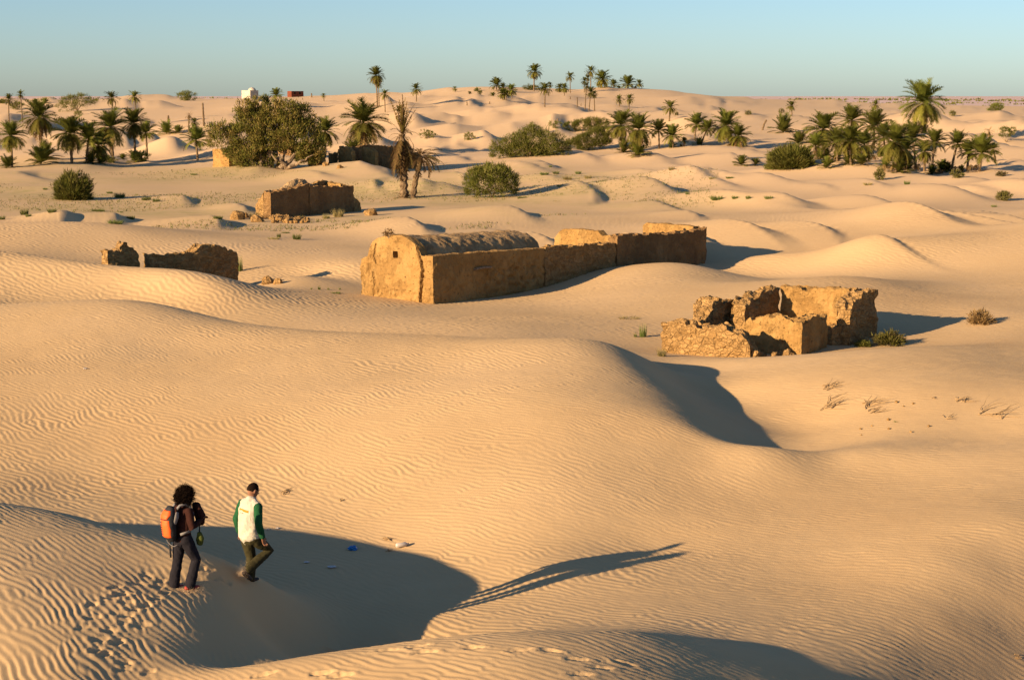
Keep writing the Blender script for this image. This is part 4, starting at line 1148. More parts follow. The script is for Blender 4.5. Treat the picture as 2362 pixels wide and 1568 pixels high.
# ------------------------------------------------------------------ bushes and the big tree
def cloud(L, ells, n, ln, w, seed, up=.35, gap=.0, freq=1.2, age=(0, .8), shell=.55):
    """blades spread through the volume of a set of ellipsoids, with gaps"""
    rr = random.Random(seed); vol = [rx * ry * rz for (_, (rx, ry, rz)) in ells]; sv = sum(v ** .8 for v in vol)
    for (c, (rx, ry, rz)), v in zip(ells, vol):
        c = Vector(c); cnt = int(n * v ** .8 / sv); i = 0
        clumps = [(Vector((rr.gauss(0, 1), rr.gauss(0, 1), rr.gauss(0, 1))).normalized() * rr.uniform(shell, 1) ** .5, rr.random()) for _ in range(max(8, cnt // 26))]
        while i < cnt:
            q, ag = clumps[rr.randrange(len(clumps))]
            u = q + Vector((rr.gauss(0, .13), rr.gauss(0, .13), rr.gauss(0, .13)))
            if u.z < -.75 and rr.random() < .6: continue
            P = c + Vector((u.x * rx, u.y * ry, u.z * rz)); i += 1
            if gap and mnoise.noise(P * freq) < -.42 + gap - .3: continue
            d = (u.normalized() * .7 + Vector((0, 0, up)) + Vector((rr.uniform(-1, 1), rr.uniform(-1, 1), rr.uniform(-1, 1))) * .65).normalized()
            L.blade(P, d, ln * rr.uniform(.6, 1.3), w * rr.uniform(.7, 1.3), min(1, max(0, age[0] + (age[1] - age[0]) * ag + rr.uniform(-.12, .12))), rr)


def broom(L, rx, rz, n, w, seed, age=(0, .7), spread=1.0):
    """fine stems fanning out of one root into a rounded bush"""
    rr = random.Random(seed)
    for i in range(n):
        a = rr.uniform(0, 6.283); e = math.asin(rr.random() ** .8) if rr.random() < .85 else rr.uniform(-.12, .3)
        d = Vector((math.cos(a) * math.cos(e), math.sin(a) * math.cos(e), math.sin(e)))
        R = 1 / math.sqrt((math.cos(e) / rx) ** 2 + (math.sin(e) / rz) ** 2) * (1 + .16 * mnoise.noise(d * 2.2 + Vector((seed, 0, 0))))
        t0 = rr.uniform(.25, .85); P = d * R * t0; P.z += .02
        dd = (d + Vector((0, 0, .35)) + Vector((rr.uniform(-1, 1), rr.uniform(-1, 1), rr.uniform(-1, 1))) * .28).normalized()
        L.blade(P, dd, R * rr.uniform(.14, .34), w, age[0] + (age[1] - age[0]) * min(1, max(0, .5 + .9 * mnoise.noise(d * 3 + Vector((0, seed, 0))))), rr)


def limbs(o, n, hgt, spread, r0, seed, m=None):
    rr = random.Random(seed); V = []; F = []
    for k in range(n):
        a = 2 * math.pi * k / n + rr.uniform(-.4, .4); e = rr.uniform(.5, 1.2); pts = [Vector((0, 0, -.1))]; d = Vector((math.cos(a) * .5, math.sin(a) * .5, 1)).normalized()
        for i in range(5):
            d = (d + Vector((math.cos(a) * .3, math.sin(a) * .3, rr.uniform(-.1, .2))) + Vector((rr.uniform(-.2, .2), rr.uniform(-.2, .2), 0))).normalized(); q = d * hgt / 5; pts.append(pts[-1] + Vector((q.x * spread, q.y * spread, q.z)))
        tube(V, F, pts, [r0 * (1 - .15 * i) for i in range(6)], 6)
    return put('branches', mesh('branches', V, F), m or m_wood, o, local=True)


def bush(px, by, hw, h, label, style='leafy', n=2600, cat='bush', group=None, Y0=70, mat_=None, age=(0, .8), seed=None, lobes=None, name='bush', ln=.22):
    p = ground(px, by, Y0); s = p.y / FPX; seed = seed or int(px * 7 + by); rr = random.Random(seed)
    o = thing(name, label, cat, p, 0, group); rx = hw * s; H = h * s
    L = Leaves()
    if style == 'round':
        broom(L, rx, H, n, .012 * rx + .012, seed, age)
        cloud(L, [((0, 0, H * .42), (rx * .8, rx * .8, H * .45))], n // 3, .2 * rx, .016 * rx + .01, seed + 1, .6, age=age)
    else:
        if lobes: E = [((a * s, rr.uniform(-.4, .4) * c * s, b * s), (c * s, c * s * .9, d * s)) for a, b, c, d in lobes]
        else: E = [((rr.uniform(-.5, .5) * rx, rr.uniform(-.5, .5) * rx, H * rr.uniform(.3, .6)), (rx * rr.uniform(.4, .6), rx * rr.uniform(.4, .6), H * rr.uniform(.35, .5))) for _ in range(6)] + [((0, 0, H * .4), (rx * .8, rx * .8, H * .45))]
        cloud(L, E, n, max(ln, 1.6 * s), max(.03, .32 * s), seed, .5, .25, 1.1, age)
    put('foliage', L.build('bush_foliage', mat_ or m_bush), None, o, local=True)
    limbs(o, 6, H * .7, max(.6, rx / max(H, .1) * .6), max(.02, .025 * rx), seed)
    return o


# the big tamarisk beside the hut
pt = ground(610, 384, 150); s = pt.y / FPX
bt = thing('tamarisk_tree', 'huge spreading dark green tree covering the small ochre hut, largest tree in view', 'tree', pt)
L = Leaves()
E = [(-104, 68, 36, 32), (-66, 64, 38, 34), (-128, 58, 18, 18), (-30, 74, 46, 52), (4, 66, 40, 48), (-34, 128, 30, 26), (-8, 142, 24, 20), (18, 118, 34, 32), (52, 122, 38, 30), (84, 100, 36, 40), (58, 84, 44, 40), (100, 70, 34, 36), (76, 52, 40, 40), (116, 44, 26, 34), (22, 46, 40, 34), (-44, 32, 46, 30), (92, 30, 34, 26), (-16, 100, 36, 34), (-20, 20, 52, 26), (24, 18, 40, 24), (110, 22, 26, 22), (66, 36, 30, 30)]
cloud(L, [((a * s, r.uniform(-.35, .35) * c * s, b * s), (c * s, c * s * .8, d * s)) for a, b, c, d in E], 52000, .30, .05, 5, .7, .40, .5, (0, .95), .45)
put('crown', L.build('tamarisk_crown', m_tam), None, bt, local=True)
V = []; F = []
rr = random.Random(9)
for dx, hx, hz, rd in [(-20, -60, 80, .3), (10, 30, 110, .38), (40, 100, 60, .34), (30, 70, 100, .3), (-5, -15, 120, .3), (55, 20, 34, .26), (50, 118, 26, .22)]:
    a = Vector((dx * s, -1.2 if dx > 35 else 0, -.2)); b = Vector((hx * s, rr.uniform(-1.5, 1) - (1.6 if dx > 45 else 0), hz * s)); pts = []
    for i in range(7):
        f = i / 6; pts.append(a.lerp(b, f) + Vector((rr.uniform(-.25, .25), rr.uniform(-.25, .25), math.sin(f * math.pi) * rr.uniform(-.4, .3))) * (1 if i else 0))
    tube(V, F, pts, [rd * (1 - .13 * i) for i in range(7)], 7)
put('trunk', mesh('tamarisk_trunk', V, F), m_wood, bt, local=True)

bush(170, 461, 48, 69, 'round bright green broom bush standing alone on the flat at the left', 'round', 5200, age=(0, .75), Y0=95)
bush(1134, 456, 62, 78, 'dark round bush alone in the middle, widest below the large bushes', 'leafy', 7500, age=(0, .6), Y0=95,
     lobes=[(0, 36, 50, 34), (-30, 34, 32, 34), (30, 38, 32, 36), (-6, 54, 36, 22), (20, 52, 30, 22), (-40, 22, 22, 20), (42, 22, 20, 20)], ln=.34)
bush(1220, 362, 90, 66, 'largest grey green bush behind the dark round one, sprawling low', 'leafy', 20000, age=(0, .6), lobes=[(-60, 16, 32, 22), (-30, 24, 36, 28), (0, 32, 40, 32), (30, 30, 40, 32), (60, 22, 34, 28), (74, 12, 20, 16), (8, 54, 20, 16), (-76, 8, 18, 12), (-10, 14, 50, 16), (40, 12, 40, 14)], ln=.34)
bush(1356, 347, 48, 48, 'bright green low bush between the grey green bush and the palm pair', 'leafy', 10000, age=(0, .4), lobes=[(-34, 12, 20, 14), (-10, 18, 26, 18), (16, 26, 26, 22), (36, 30, 20, 22)], ln=.4)
bush(1352, 303, 52, 28, 'long grey green bush on the dune behind the bright green one', 'leafy', 8000, age=(0, .6), lobes=[(-36, 10, 18, 10), (-10, 12, 22, 14), (14, 16, 22, 14), (36, 14, 18, 14)], ln=.4)
bush(1280, 297, 18, 20, 'small green bush on the dune above the largest grey green bush', 'leafy', 1200, age=(.1, .7))
bush(1228, 305, 22, 22, 'bush poking up behind the largest grey green bush', 'leafy', 1200, age=(.2, .9))
bush(1084, 324, 14, 19, 'small round bush alone left of the largest grey green bush', 'leafy', 900, age=(.2, .9))
bush(984, 320, 22, 20, 'small grey bush on sand right of the tall dry palm', 'leafy', 1400, age=(.3, .9))
bush(178, 258, 44, 38, 'wide dark bush near the skyline at the left', 'leafy', 4200, age=(0, .6), lobes=[(-28, 10, 22, 12), (-10, 22, 26, 16), (14, 24, 24, 15), (36, 26, 14, 9), (-20, 26, 18, 10)], ln=.7, Y0=250)
bush(431, 233, 27, 24, 'dome shaped dark bush on the skyline left of the white building', 'leafy', 2600, age=(0, .5), ln=.7, Y0=300)
bush(40, 254, 17, 19, 'yellow green bush between the two left skyline palms', 'leafy', 1500, age=(.3, .9), ln=.6, Y0=250)
bush(3, 241, 12, 10, 'dark bush cut by the left edge near the skyline', 'leafy', 900, age=(0, .5), ln=.7, Y0=300)
bush(181, 266, 11, 9, 'tiny bush below the wide dark bush', 'leafy', 500, age=(.2, .8), ln=.5, Y0=250)
bush(327, 373, 22, 25, 'dark bush at the base of the shaded dune behind the pale palm trunk', 'leafy', 1500, age=(0, .6), ln=.34)
bush(250, 374, 24, 12, 'low brush among the trunks of the dense palm clump', 'leafy', 1300, age=(.2, .9), ln=.34)
bush(1224, 209, 22, 12, 'green bush beside the tall palm on the hill crest', 'leafy', 1400, age=(0, .5), ln=.7, Y0=300)
bush(1250, 209, 9, 8, 'small bush at the right end of the green crest bush', 'leafy', 600, age=(0, .5), ln=.6, Y0=300)
bush(1100, 213, 7, 8, 'small dark green bush on the left of the hill crest', 'leafy', 500, age=(0, .4), ln=.6, Y0=300)
bush(1107, 217, 5, 6, 'tiny bush just right of the small dark one on the hill', 'leafy', 300, age=(.2, .7), ln=.6, Y0=300)
bush(1561, 268, 4, 7, 'tiny brown bush right of the lone sand palm', 'leafy', 250, age=(.7, 1), ln=.4)
bush(1824, 389, 58, 56, 'big bright green bush in front of the left end of the right grove', 'round', 5200, age=(0, .55), Y0=110)
bush(1783, 391, 24, 24, 'smaller green bush joined to the left side of the big bright one', 'round', 1800, age=(0, .5), Y0=110)
bush(2027, 416, 15, 26, 'olive bush on the slope below the right grove', 'leafy', 900, age=(.2, .8))
bush(2206, 412, 16, 20, 'pale green bush at the foot of the two slim dark palms', 'leafy', 900, age=(.4, .9))
bush(2310, 407, 14, 9, 'low straw coloured bush at the right of the grove', 'leafy', 600, age=(.8, 1))
bush(2312, 463, 23, 20, 'grey bush on the bright sand at the right edge', 'leafy', 1300, age=(.5, 1))
bush(2320, 331, 20, 35, 'small round tree on thin stems beside the brown withered palm', 'leafy', 1700, cat='tree', name='small_tree', age=(0, .5), lobes=[(-4, 24, 14, 11), (8, 26, 12, 10), (0, 20, 16, 8)])
bush(2297, 256, 23, 17, 'dark bush alone on the far plain at the right', 'leafy', 1500, age=(0, .5), ln=.7, Y0=300)
bush(2197, 268, 8, 9, 'small grey bush left of the dark bush on the far plain', 'leafy', 500, age=(.4, .9), ln=.5, Y0=300)
bush(1725, 266, 7, 10, 'small bush on far sand above the shaded hollow', 'leafy', 400, age=(.3, .8), ln=.5, Y0=250)
bush(1802, 262, 8, 10, 'dry bush left of the small lone far palm', 'leafy', 400, age=(.7, 1), ln=.5, Y0=250)
bush(2050, 797, 42, 34, 'dark straggly bush in the shadow right of the stone ruin', 'round', 1100, age=(.2, .8), Y0=53)
bush(1990, 800, 22, 14, 'low green brush at the back corner of the stone ruin', 'round', 1300, age=(.0, .5), Y0=53)
bush(2262, 748, 36, 34, 'straw coloured dry bush where the ruin shadow ends', 'round', 900, mat_=m_dry, age=(0, .7), Y0=53)
bush(890, 545, 12, 14, 'dry tuft growing on top of the cracked gable', 'round', 260, mat_=m_dry, age=(.2, .9), Y0=70, name='dry_tuft').location = (*run(N0, GH, 2.5), 3.1)


# ------------------------------------------------------------------ tufts
def tuft_mesh(seed, n, m, age, up=.7, w=.014):
    L = Leaves(); rr = random.Random(seed)
    for k in range(n):
        a = rr.uniform(0, 6.28); q = rr.random() ** .5 * .55; P = Vector((math.cos(a) * q, math.sin(a) * q * .8, 0))
        d = (Vector((math.cos(a) * rr.uniform(.1, .9), math.sin(a) * rr.uniform(.1, .9), up + rr.random()))).normalized()
        L.blade(P, d, rr.uniform(.35, .9), w, age[0] + (age[1] - age[0]) * rr.random(), rr)
    return L.build('tuft_blades', m)


TG = [tuft_mesh(s, 260, m_grass, (0, .6), .6, .03) for s in (1, 2, 3)]; TD = [tuft_mesh(s, 220, m_grass, (.6, 1), .6, .026) for s in (4, 5)]; TT = [tuft_mesh(s, 130, m_grass, (0, .55), 2.2, .03) for s in (6, 7)]


def tuft(px, py, hw, h, label, kind='g', Y0=40):
    p = ground(px, py, Y0); s = p.y / FPX; me = {'g': TG, 'd': TD, 't': TT}[kind]
    o = bpy.data.objects.new('dry_grass_tuft' if kind == 'd' else 'grass_tuft', me[r.randrange(len(me))]); COL.objects.link(o)
    o.location = p - Vector((0, 0, .03)); o.scale = (hw * s * 1.2, hw * s * 1.2, h * s * 1.25); o.rotation_euler = (0, 0, r.uniform(0, 6.28))
    return tag(o, label, 'dry grass' if kind == 'd' else 'grass tuft', 'tufts on the sand')


for row in [
    (57, 496, 13, 17, 'green grass tuft left of all others below the round broom bush'), (66, 500, 9, 9, 'small tuft touching the first green tuft at the left'), (120, 491, 14, 12, 'green tuft right of the leftmost one, below the round bush'),
    (226, 488, 18, 8, 'flat wide tuft on the sand below right of the round bush'), (277, 457, 17, 15, 'dark tuft in the shadow line right of the round bush'), (253, 447, 10, 7, 'small tuft just left of the dark one beside the round bush'),
    (338, 462, 14, 11, 'brownish tuft right of the dark tuft on the flat'), (360, 466, 11, 10, 'yellow green tuft at the end of the row right of the round bush'), (266, 517, 25, 13, 'long green tuft at the foot of the small left dune'),
    (301, 506, 13, 11, 'green tuft just above the long one by the small dune'), (5, 507, 10, 12, 'tuft cut by the left edge'), (104, 438, 7, 6, 'tiny tuft left of the round bush on open flat'), (503, 505, 14, 10, 'low tuft left of the boulders by the mud house'),
    (447, 404, 10, 5, 'tiny tuft on the slope below the ochre hut'), (280, 491, 5, 5, 'speck of a tuft right of the flat wide one'), (643, 548, 6, 13, 'upright small tuft left of the pair below the mud house'), (684, 553, 13, 17, 'bright upright tuft, larger of the pair below the mud house'),
    (658, 538, 12, 5, 'thin line of grass above the pair below the mud house'), (1269, 386, 5, 6, 'small tuft on sand right of the dark round bush'), (1255, 404, 13, 8, 'low tuft right of the dark round bush'), (1282, 402, 11, 8, 'second low tuft right of the dark round bush'),
    (1333, 402, 9, 9, 'tuft farther right in line with the low pair'), (1585, 449, 6, 7, 'lone tuft on the dune left of the row of four'), (1290, 431, 7, 6, 'tuft beside the shadow of the dark round bush'), (1204, 457, 14, 5, 'green sprouts at the right foot of the dark round bush'),
    (1652, 462, 18, 13, 'largest leftmost tuft of the row of four on the right dunes'), (1694, 459, 10, 9, 'second tuft of the row of four on the right dunes'), (1725, 459, 8, 10, 'third tuft of the row of four on the right dunes'), (1772, 459, 12, 9, 'last tuft of the row of four on the right dunes'),
    (1682, 412, 10, 6, 'tuft on the crest left of the big bright bush'), (2091, 426, 9, 11, 'tuft in the sand bowl under the right grove'), (2292, 478, 8, 7, 'tuft below the grey bush at the right edge')]:
    tuft(*row)
for row in [(586, 506, 17, 22, 'yellow dry clump left of the mud house corner', 'd', 80), (780, 501, 16, 22, 'dry clump leaning on the dark mud house wall', 'd', 80), (752, 505, 12, 14, 'shorter dry clump left of the leaning one', 'd', 80), (694, 507, 14, 12, 'dry clump on the rubble by the mud house wall', 'd', 80),
            (632, 552, 16, 8, 'faint dry grass left of the upright pair', 'd', 60), (1308, 415, 14, 12, 'straw tuft below the low pair by the dark bush', 'd', 80), (1356, 412, 12, 10, 'straw tuft right of the other straw tuft', 'd', 80), (1548, 393, 9, 11, 'dry tuft on the open dune right of the palm pair', 'd', 80),
            (1641, 414, 9, 6, 'small dry tuft on the crest of the right dune', 'd', 80), (2001, 428, 14, 8, 'flat dry tuft left of the olive bush', 'd', 80), (552, 626, 12, 38, 'tall feathery green plant right of the longer broken wall', 't', 60), (1482, 778, 14, 36, 'green upright plant in front of the stone ruin', 't', 50),
            (1465, 778, 6, 14, 'small sprout left of the green upright plant', 't', 50), (1526, 822, 14, 26, 'dry clump at the left corner of the stone ruin', 'd', 51), (736, 668, 5, 12, 'tallest green sprout along the shadow edge left of the house', 't', 66), (718, 668, 4, 7, 'short sprout left of the tallest one on the shadow edge', 't', 66),
            (757, 669, 4, 8, 'short sprout right of the tallest one on the shadow edge', 't', 66), (783, 668, 4, 8, 'sprout nearest the house on the shadow edge', 't', 66), (775, 677, 16, 6, 'low grass at the left foot of the vaulted house', 'g', 66), (1450, 735, 32, 7, 'flat dry weeds on the sand left of the stone ruin', 'd', 52),
            (2067, 973, 8, 5, 'green tuft lying among twigs on the right mound', 'g', 39)]:
    tuft(row[0], row[1], row[2], row[3], row[4], row[5], row[6])

# sparse ground grass on the flat between ruins and palms (nobody could count it)
L = Leaves(); rr = random.Random(3); k = 0
while k < 5200:
    Y = math.exp(rr.uniform(math.log(104), math.log(200))); X = rr.uniform(-.33, .12) * Y
    if mnoise.noise(Vector((X * .045, Y * .045, 2))) + .4 * mnoise.noise(Vector((X * .2, Y * .2, 5))) < .12: continue
    k += 1; z = height(X, Y)
    for q in range(2): L.blade(Vector((X + rr.uniform(-.1, .1), Y + rr.uniform(-.1, .1), z)), Vector((rr.uniform(-.7, .7), rr.uniform(-.7, .7), .8)).normalized(), rr.uniform(.06, .20), .025, rr.uniform(0, .9), rr)
tag(put('ground_grass', L.build('ground_grass', m_grass), None), 'thin green ground grass on the flat', None, None, 'stuff')
# low scrub specks on the distant plain
L = Leaves(); k = 0
while k < 1500:
    Y = math.exp(rr.uniform(math.log(900), math.log(5000))); X = rr.uniform(-.34, .34) * Y
    if mnoise.noise(Vector((X * .0016, Y * .004, 8))) < .05: continue
    k += 1; z = height(X, Y); sz = Y / 1000 * rr.uniform(.4, 1.5)
    for q in range(5): L.blade(Vector((X + rr.uniform(-2, 2) * sz, Y, z)), Vector((rr.uniform(-.8, .8), rr.uniform(-.8, .8), .7)).normalized(), sz * 1.1, sz * .5, rr.uniform(.2, .8), rr)
tag(put('distant_scrub', L.build('distant_scrub', m_bush), None), 'distant scrub on the pink plain', None, None, 'stuff')


# ------------------------------------------------------------------ dry branches and litter on the sand
def branch(px, py, wpx, label, seed, Y0=20, n=9, rot=.35, name='dry_branch'):
    p = ground(px, py, Y0); s = p.y / FPX; rr = random.Random(seed); V = []; F = []; W_ = wpx * s
    for k in range(n):
        a = rot + rr.gauss(0, .5); q = Vector((rr.uniform(-.25, .25) * W_, rr.uniform(-.25, .25) * W_ * 1.6, .02)); d = Vector((math.cos(a), math.sin(a) * 1.6, rr.uniform(.0, .35))).normalized(); pts = [q]
        for i in range(5):
            d = (d + Vector((rr.uniform(-.25, .25), rr.uniform(-.25, .25), rr.uniform(-.18, .1)))).normalized(); e = pts[-1] + d * W_ * rr.uniform(.10, .17); e.z = max(e.z, .015); pts.append(e)
        r0 = rr.uniform(.007, .016); tube(V, F, pts, [r0 * (1 - .15 * i) for i in range(6)], 5)
    for v in V: v.z += height(p.x + v.x, p.y + v.y) - p.z
    o = put(name, mesh('branch', V, F), m_twig, None, p)
    return tag(o, label, 'dry branch', 'dry branches on the sand')


for i, row in enumerate([(1911, 896, 62, 'uppermost dry branch bundle on the right mound'), (1900, 936, 80, 'widest leftmost dry branch bundle on the right mound'), (2000, 938, 70, 'dense dry branch bundle in the centre of the right mound'), (2186, 968, 36, 'curved single dry branch on the right mound'),
                         (2276, 958, 100, 'dry branches with long straw near the right edge of the mound'), (2212, 925, 46, 'faint dry branch above the curved one on the mound'), (2150, 921, 14, 'tiny dry twig above the middle of the mound'), (2010, 950, 40, 'thin straw under the dense branch bundle')]):
    branch(*row, seed=300 + i, Y0=39, n=5 if row[2] < 40 else 11)
branch(655, 1138, 36, 'dry twig scrap on the sand right of the walking man', 320, 26, 7)
branch(572, 1138, 24, 'dry twigs on the sand behind the head of the man', 321, 30, 4, 0)
branch(785, 1155, 14, 'small twig scrap on the sand above the blue bag', 322, 26, 4)
branch(888, 1242, 30, 'dark dry scrap at the upper edge of the big shadow', 323, 28, 7, 0)
branch(892, 1272, 16, 'dark forked scrap inside the shadow by the clear bottle', 324, 28, 4, .9)
branch(2345, 1518, 20, 'small dry twigs at the lower right edge', 325, 24, 5)
for i, (px, py, sz, lb) in enumerate([(2067, 929, .09, 'leftmost dark pebble of the upper line on the right mound'), (2083, 938, .06, 'pebble just below the leftmost dark one'), (2105, 932, .07, 'second dark pebble of the upper line on the mound'), (1984, 991, .07, 'pebble at the lower left of the mound litter'),
                                      (2010, 984, .06, 'pebble under the dense branch bundle'), (2049, 991, .07, 'pebble in the middle of the mound litter'), (2100, 998, .07, 'lowest pebble of the mound litter'), (2141, 984, .08, 'dark pebble right of the green tuft on the mound'), (2048, 970, .09, 'grey stone left of the green tuft on the mound'),
                                      (1986, 1005, .05, 'tiny pebble lowest at the left of the mound'), (196, 851, .0, '')]):
    if sz: stone(px, py, sz, lb, 'pebble', 'pebble', 'pebbles on the right mound', 39)

m_blue, t_, b_ = mat('blue_plastic', .35); b_.inputs['Base Color'].default_value = (.01, .16, .42, 1); b_.inputs['Specular IOR Level'].default_value = .5
m_clear, t_, b_ = mat('pale_plastic', .3); b_.inputs['Base Color'].default_value = (.42, .38, .34, 1); b_.inputs['Specular IOR Level'].default_value = .5


def crumple(name, px, py, size, m, label, cat, seed, Y0=25, flat_=.6):
    p = ground(px, py, Y0); V = []; F = []; n1, n2 = 12, 18
    for i in range(n1 + 1):
        for k in range(n2):
            a = math.pi * i / n1; q = 2 * math.pi * k / n2; d = Vector((math.sin(a) * math.cos(q), math.sin(a) * math.sin(q), math.cos(a)))
            d = d * size * (1 + .45 * mnoise.noise(d * 2.5 + Vector((seed, 0, 0))) + .35 * mnoise.noise(d * 6 + Vector((seed, 3, 0)))); V.append(Vector((d.x, d.y, max(-size * .3, d.z * flat_))))
    for i in range(n1):
        for k in range(n2): F.append((i * n2 + k, i * n2 + (k + 1) % n2, (i + 1) * n2 + (k + 1) % n2, (i + 1) * n2 + k))
    return tag(put(name, mesh(name, V, F), m, None, p + Vector((0, 0, size * .3))), label, cat)


crumple('plastic_bag', 813, 1268, .085, m_blue, 'crumpled blue plastic bag lying in the big shadow', 'bag', 1)
crumple('plastic_scrap', 765, 1310, .08, m_clear, 'flattened pale plastic scrap in the shadow below the blue bag', 'litter', 2, 25, .15)
crumple('plastic_scrap', 707, 1298, .05, m_clear, 'tiny pale scrap in the shadow left of the flattened one', 'litter', 3, 25, .15)
crumple('plastic_scrap', 196, 852, .06, m_clear, 'white scrap on the middle dune at the left', 'litter', 4, 30, .3)
crumple('plastic_scrap', 640, 1221, .04, m_clear, 'pale scrap on the sunlit sand right of the man', 'litter', 5, 28, .4)
crumple('plastic_scrap', 618, 1221, .03, m_clear, 'small pale scrap beside the man at the shadow edge', 'litter', 6, 28, .4)
bp = ground(928, 1262, 28); bo = thing('plastic_bottle', 'clear crushed plastic bottle at the upper edge of the big shadow', 'bottle', bp, .4)
V = []; F = []; tube(V, F, [(-.14, 0, .05), (-.12, 0, .05), (-.02, 0, .05), (.06, 0, .055), (.10, 0, .055), (.125, 0, .055)], [.03, .05, .045, .05, .02, .016], 12)
put('body', mesh('bottle', V, F, True), m_clear, bo, local=True)
V = []; F = []; tube(V, F, [(.125, 0, .055), (.15, 0, .055)], [.02, .02], 10); put('cap', mesh('cap', V, F), m_white, bo, local=True)


# ------------------------------------------------------------------ the two walkers
from mathutils.bvhtree import BVHTree


def flat_mat(name, c, rough=.85, var=.12, scale=30.0, spec=.15, bump=.0):
    m, t, b = mat(name, rough); b.inputs['Specular IOR Level'].default_value = spec
    tc = nd(t, 'ShaderNodeTexCoord').outputs['Object']
    n1 = noise_of(t, tc, scale, 4, .6)
    t.links.new(ramp(t, n1, [(.3, tuple(q * (1 - var) for q in c)), (.7, tuple(min(1, q * (1 + var)) for q in c))]), b.inputs['Base Color'])
    if bump: bump_of(t, b, noise_of(t, tc, 14, 4, .6), bump, .03)
    return m


m_skin = flat_mat('brown_skin', (.20, .095, .052), .6, .1, 40, .3)
m_skin2 = flat_mat('dark_skin', (.15, .07, .04), .6, .1, 40, .3)
m_hair = flat_mat('black_hair', (.010, .006, .004), .9, .3, 60, .04)
m_vest = flat_mat('cream_vest', (.40, .372, .305), .9, .05, 9, .1, .35)
m_green = flat_mat('green_sleeve', (.012, .066, .026), .9, .2, 12, .1, .4)
m_olive = flat_mat('olive_trousers', (.036, .032, .014), .9, .2, 10, .1, .4)
m_navy = flat_mat('dark_trousers', (.014, .013, .017), .9, .2, 10, .1, .4)
m_maroon = flat_mat('maroon_top', (.030, .011, .008), .9, .2, 10, .1, .4)
m_redshoe = flat_mat('red_shoe', (.28, .03, .022), .6, .1, 30, .3)
m_blackshoe = flat_mat('dark_shoe', (.03, .022, .018), .7, .1, 30, .3)
m_orange = flat_mat('orange_fabric', (.66, .095, .014), .6, .06, 20, .3, .2)
m_black = flat_mat('black_fabric', (.012, .012, .014), .7, .2, 20, .3, .3)
m_grey = flat_mat('grey_strap', (.17, .16, .155), .8, .1, 30, .2)
m_lime = flat_mat('green_bag', (.07, .085, .014), .8, .2, 14, .2, .4)
m_print = flat_mat('orange_print', (.62, .17, .02), .8, .05, 30, .1)
m_letter = flat_mat('pale_letter', (.72, .50, .40), .8, .05, 30, .1)
m_ink = flat_mat('dark_letter', (.05, .045, .04), .8, .05, 30, .1)


def etube(V, F, pts, rads, n=16, side=(0, 1, 0), round_ends=True):
    """closed tapered tube with oval sections; rads = (across side, other way) per point"""
    pts = [Vector(p) for p in pts]; rads = [(q, q) if isinstance(q, (int, float)) else q for q in rads]
    if round_ends:
        a, b = pts[0], pts[1]; d = (a - b).normalized(); ra = rads[0]; m_ = min(ra)
        pts = [a + d * m_ * .75, a + d * m_ * .5] + pts; rads = [(ra[0] * .45, ra[1] * .45), (ra[0] * .8, ra[1] * .8)] + rads
        a, b = pts[-1], pts[-2]; d = (a - b).normalized(); ra = rads[-1]; m_ = min(ra)
        pts = pts + [a + d * m_ * .5, a + d * m_ * .75]; rads = rads + [(ra[0] * .8, ra[1] * .8), (ra[0] * .45, ra[1] * .45)]
    b0 = len(V)
    for i, p in enumerate(pts):
        d = (pts[min(i + 1, len(pts) - 1)] - pts[max(i - 1, 0)]).normalized()
        s = Vector(side); s = (s - d * s.dot(d)).normalized(); q = d.cross(s)
        for k in range(n):
            a = 2 * math.pi * k / n; V.append(p + s * math.cos(a) * rads[i][0] + q * math.sin(a) * rads[i][1])
    for i in range(len(pts) - 1):
        for k in range(n):
            a = b0 + i * n + k; c = b0 + i * n + (k + 1) % n; F.append((a, c, c + n, a + n))
    F.append(tuple(b0 + k for k in range(n))[::-1]); F.append(tuple(b0 + (len(pts) - 1) * n + k for k in range(n)))


def blob(V, F, c, r3, n=12, rot=None, f=None):
    b0 = len(V); n1, n2 = n, n + 6; c = Vector(c)
    for i in range(n1 + 1):
        for k in range(n2):
            a = math.pi * (i + .001) / (n1 + .002); q = 2 * math.pi * k / n2; d = Vector((math.sin(a) * math.cos(q), math.sin(a) * math.sin(q), math.cos(a)))
            p = Vector((d.x * r3[0], d.y * r3[1], d.z * r3[2]))
            if f: p = f(p, d)
            if rot: p = rot @ p
            V.append(c + p)
    for i in range(n1):
        for k in range(n2): F.append((b0 + i * n2 + k, b0 + (i + 1) * n2 + k, b0 + (i + 1) * n2 + (k + 1) % n2, b0 + i * n2 + (k + 1) % n2))
    F.append(tuple(b0 + k for k in range(n2))); F.append(tuple(b0 + n1 * n2 + k for k in range(n2))[::-1])


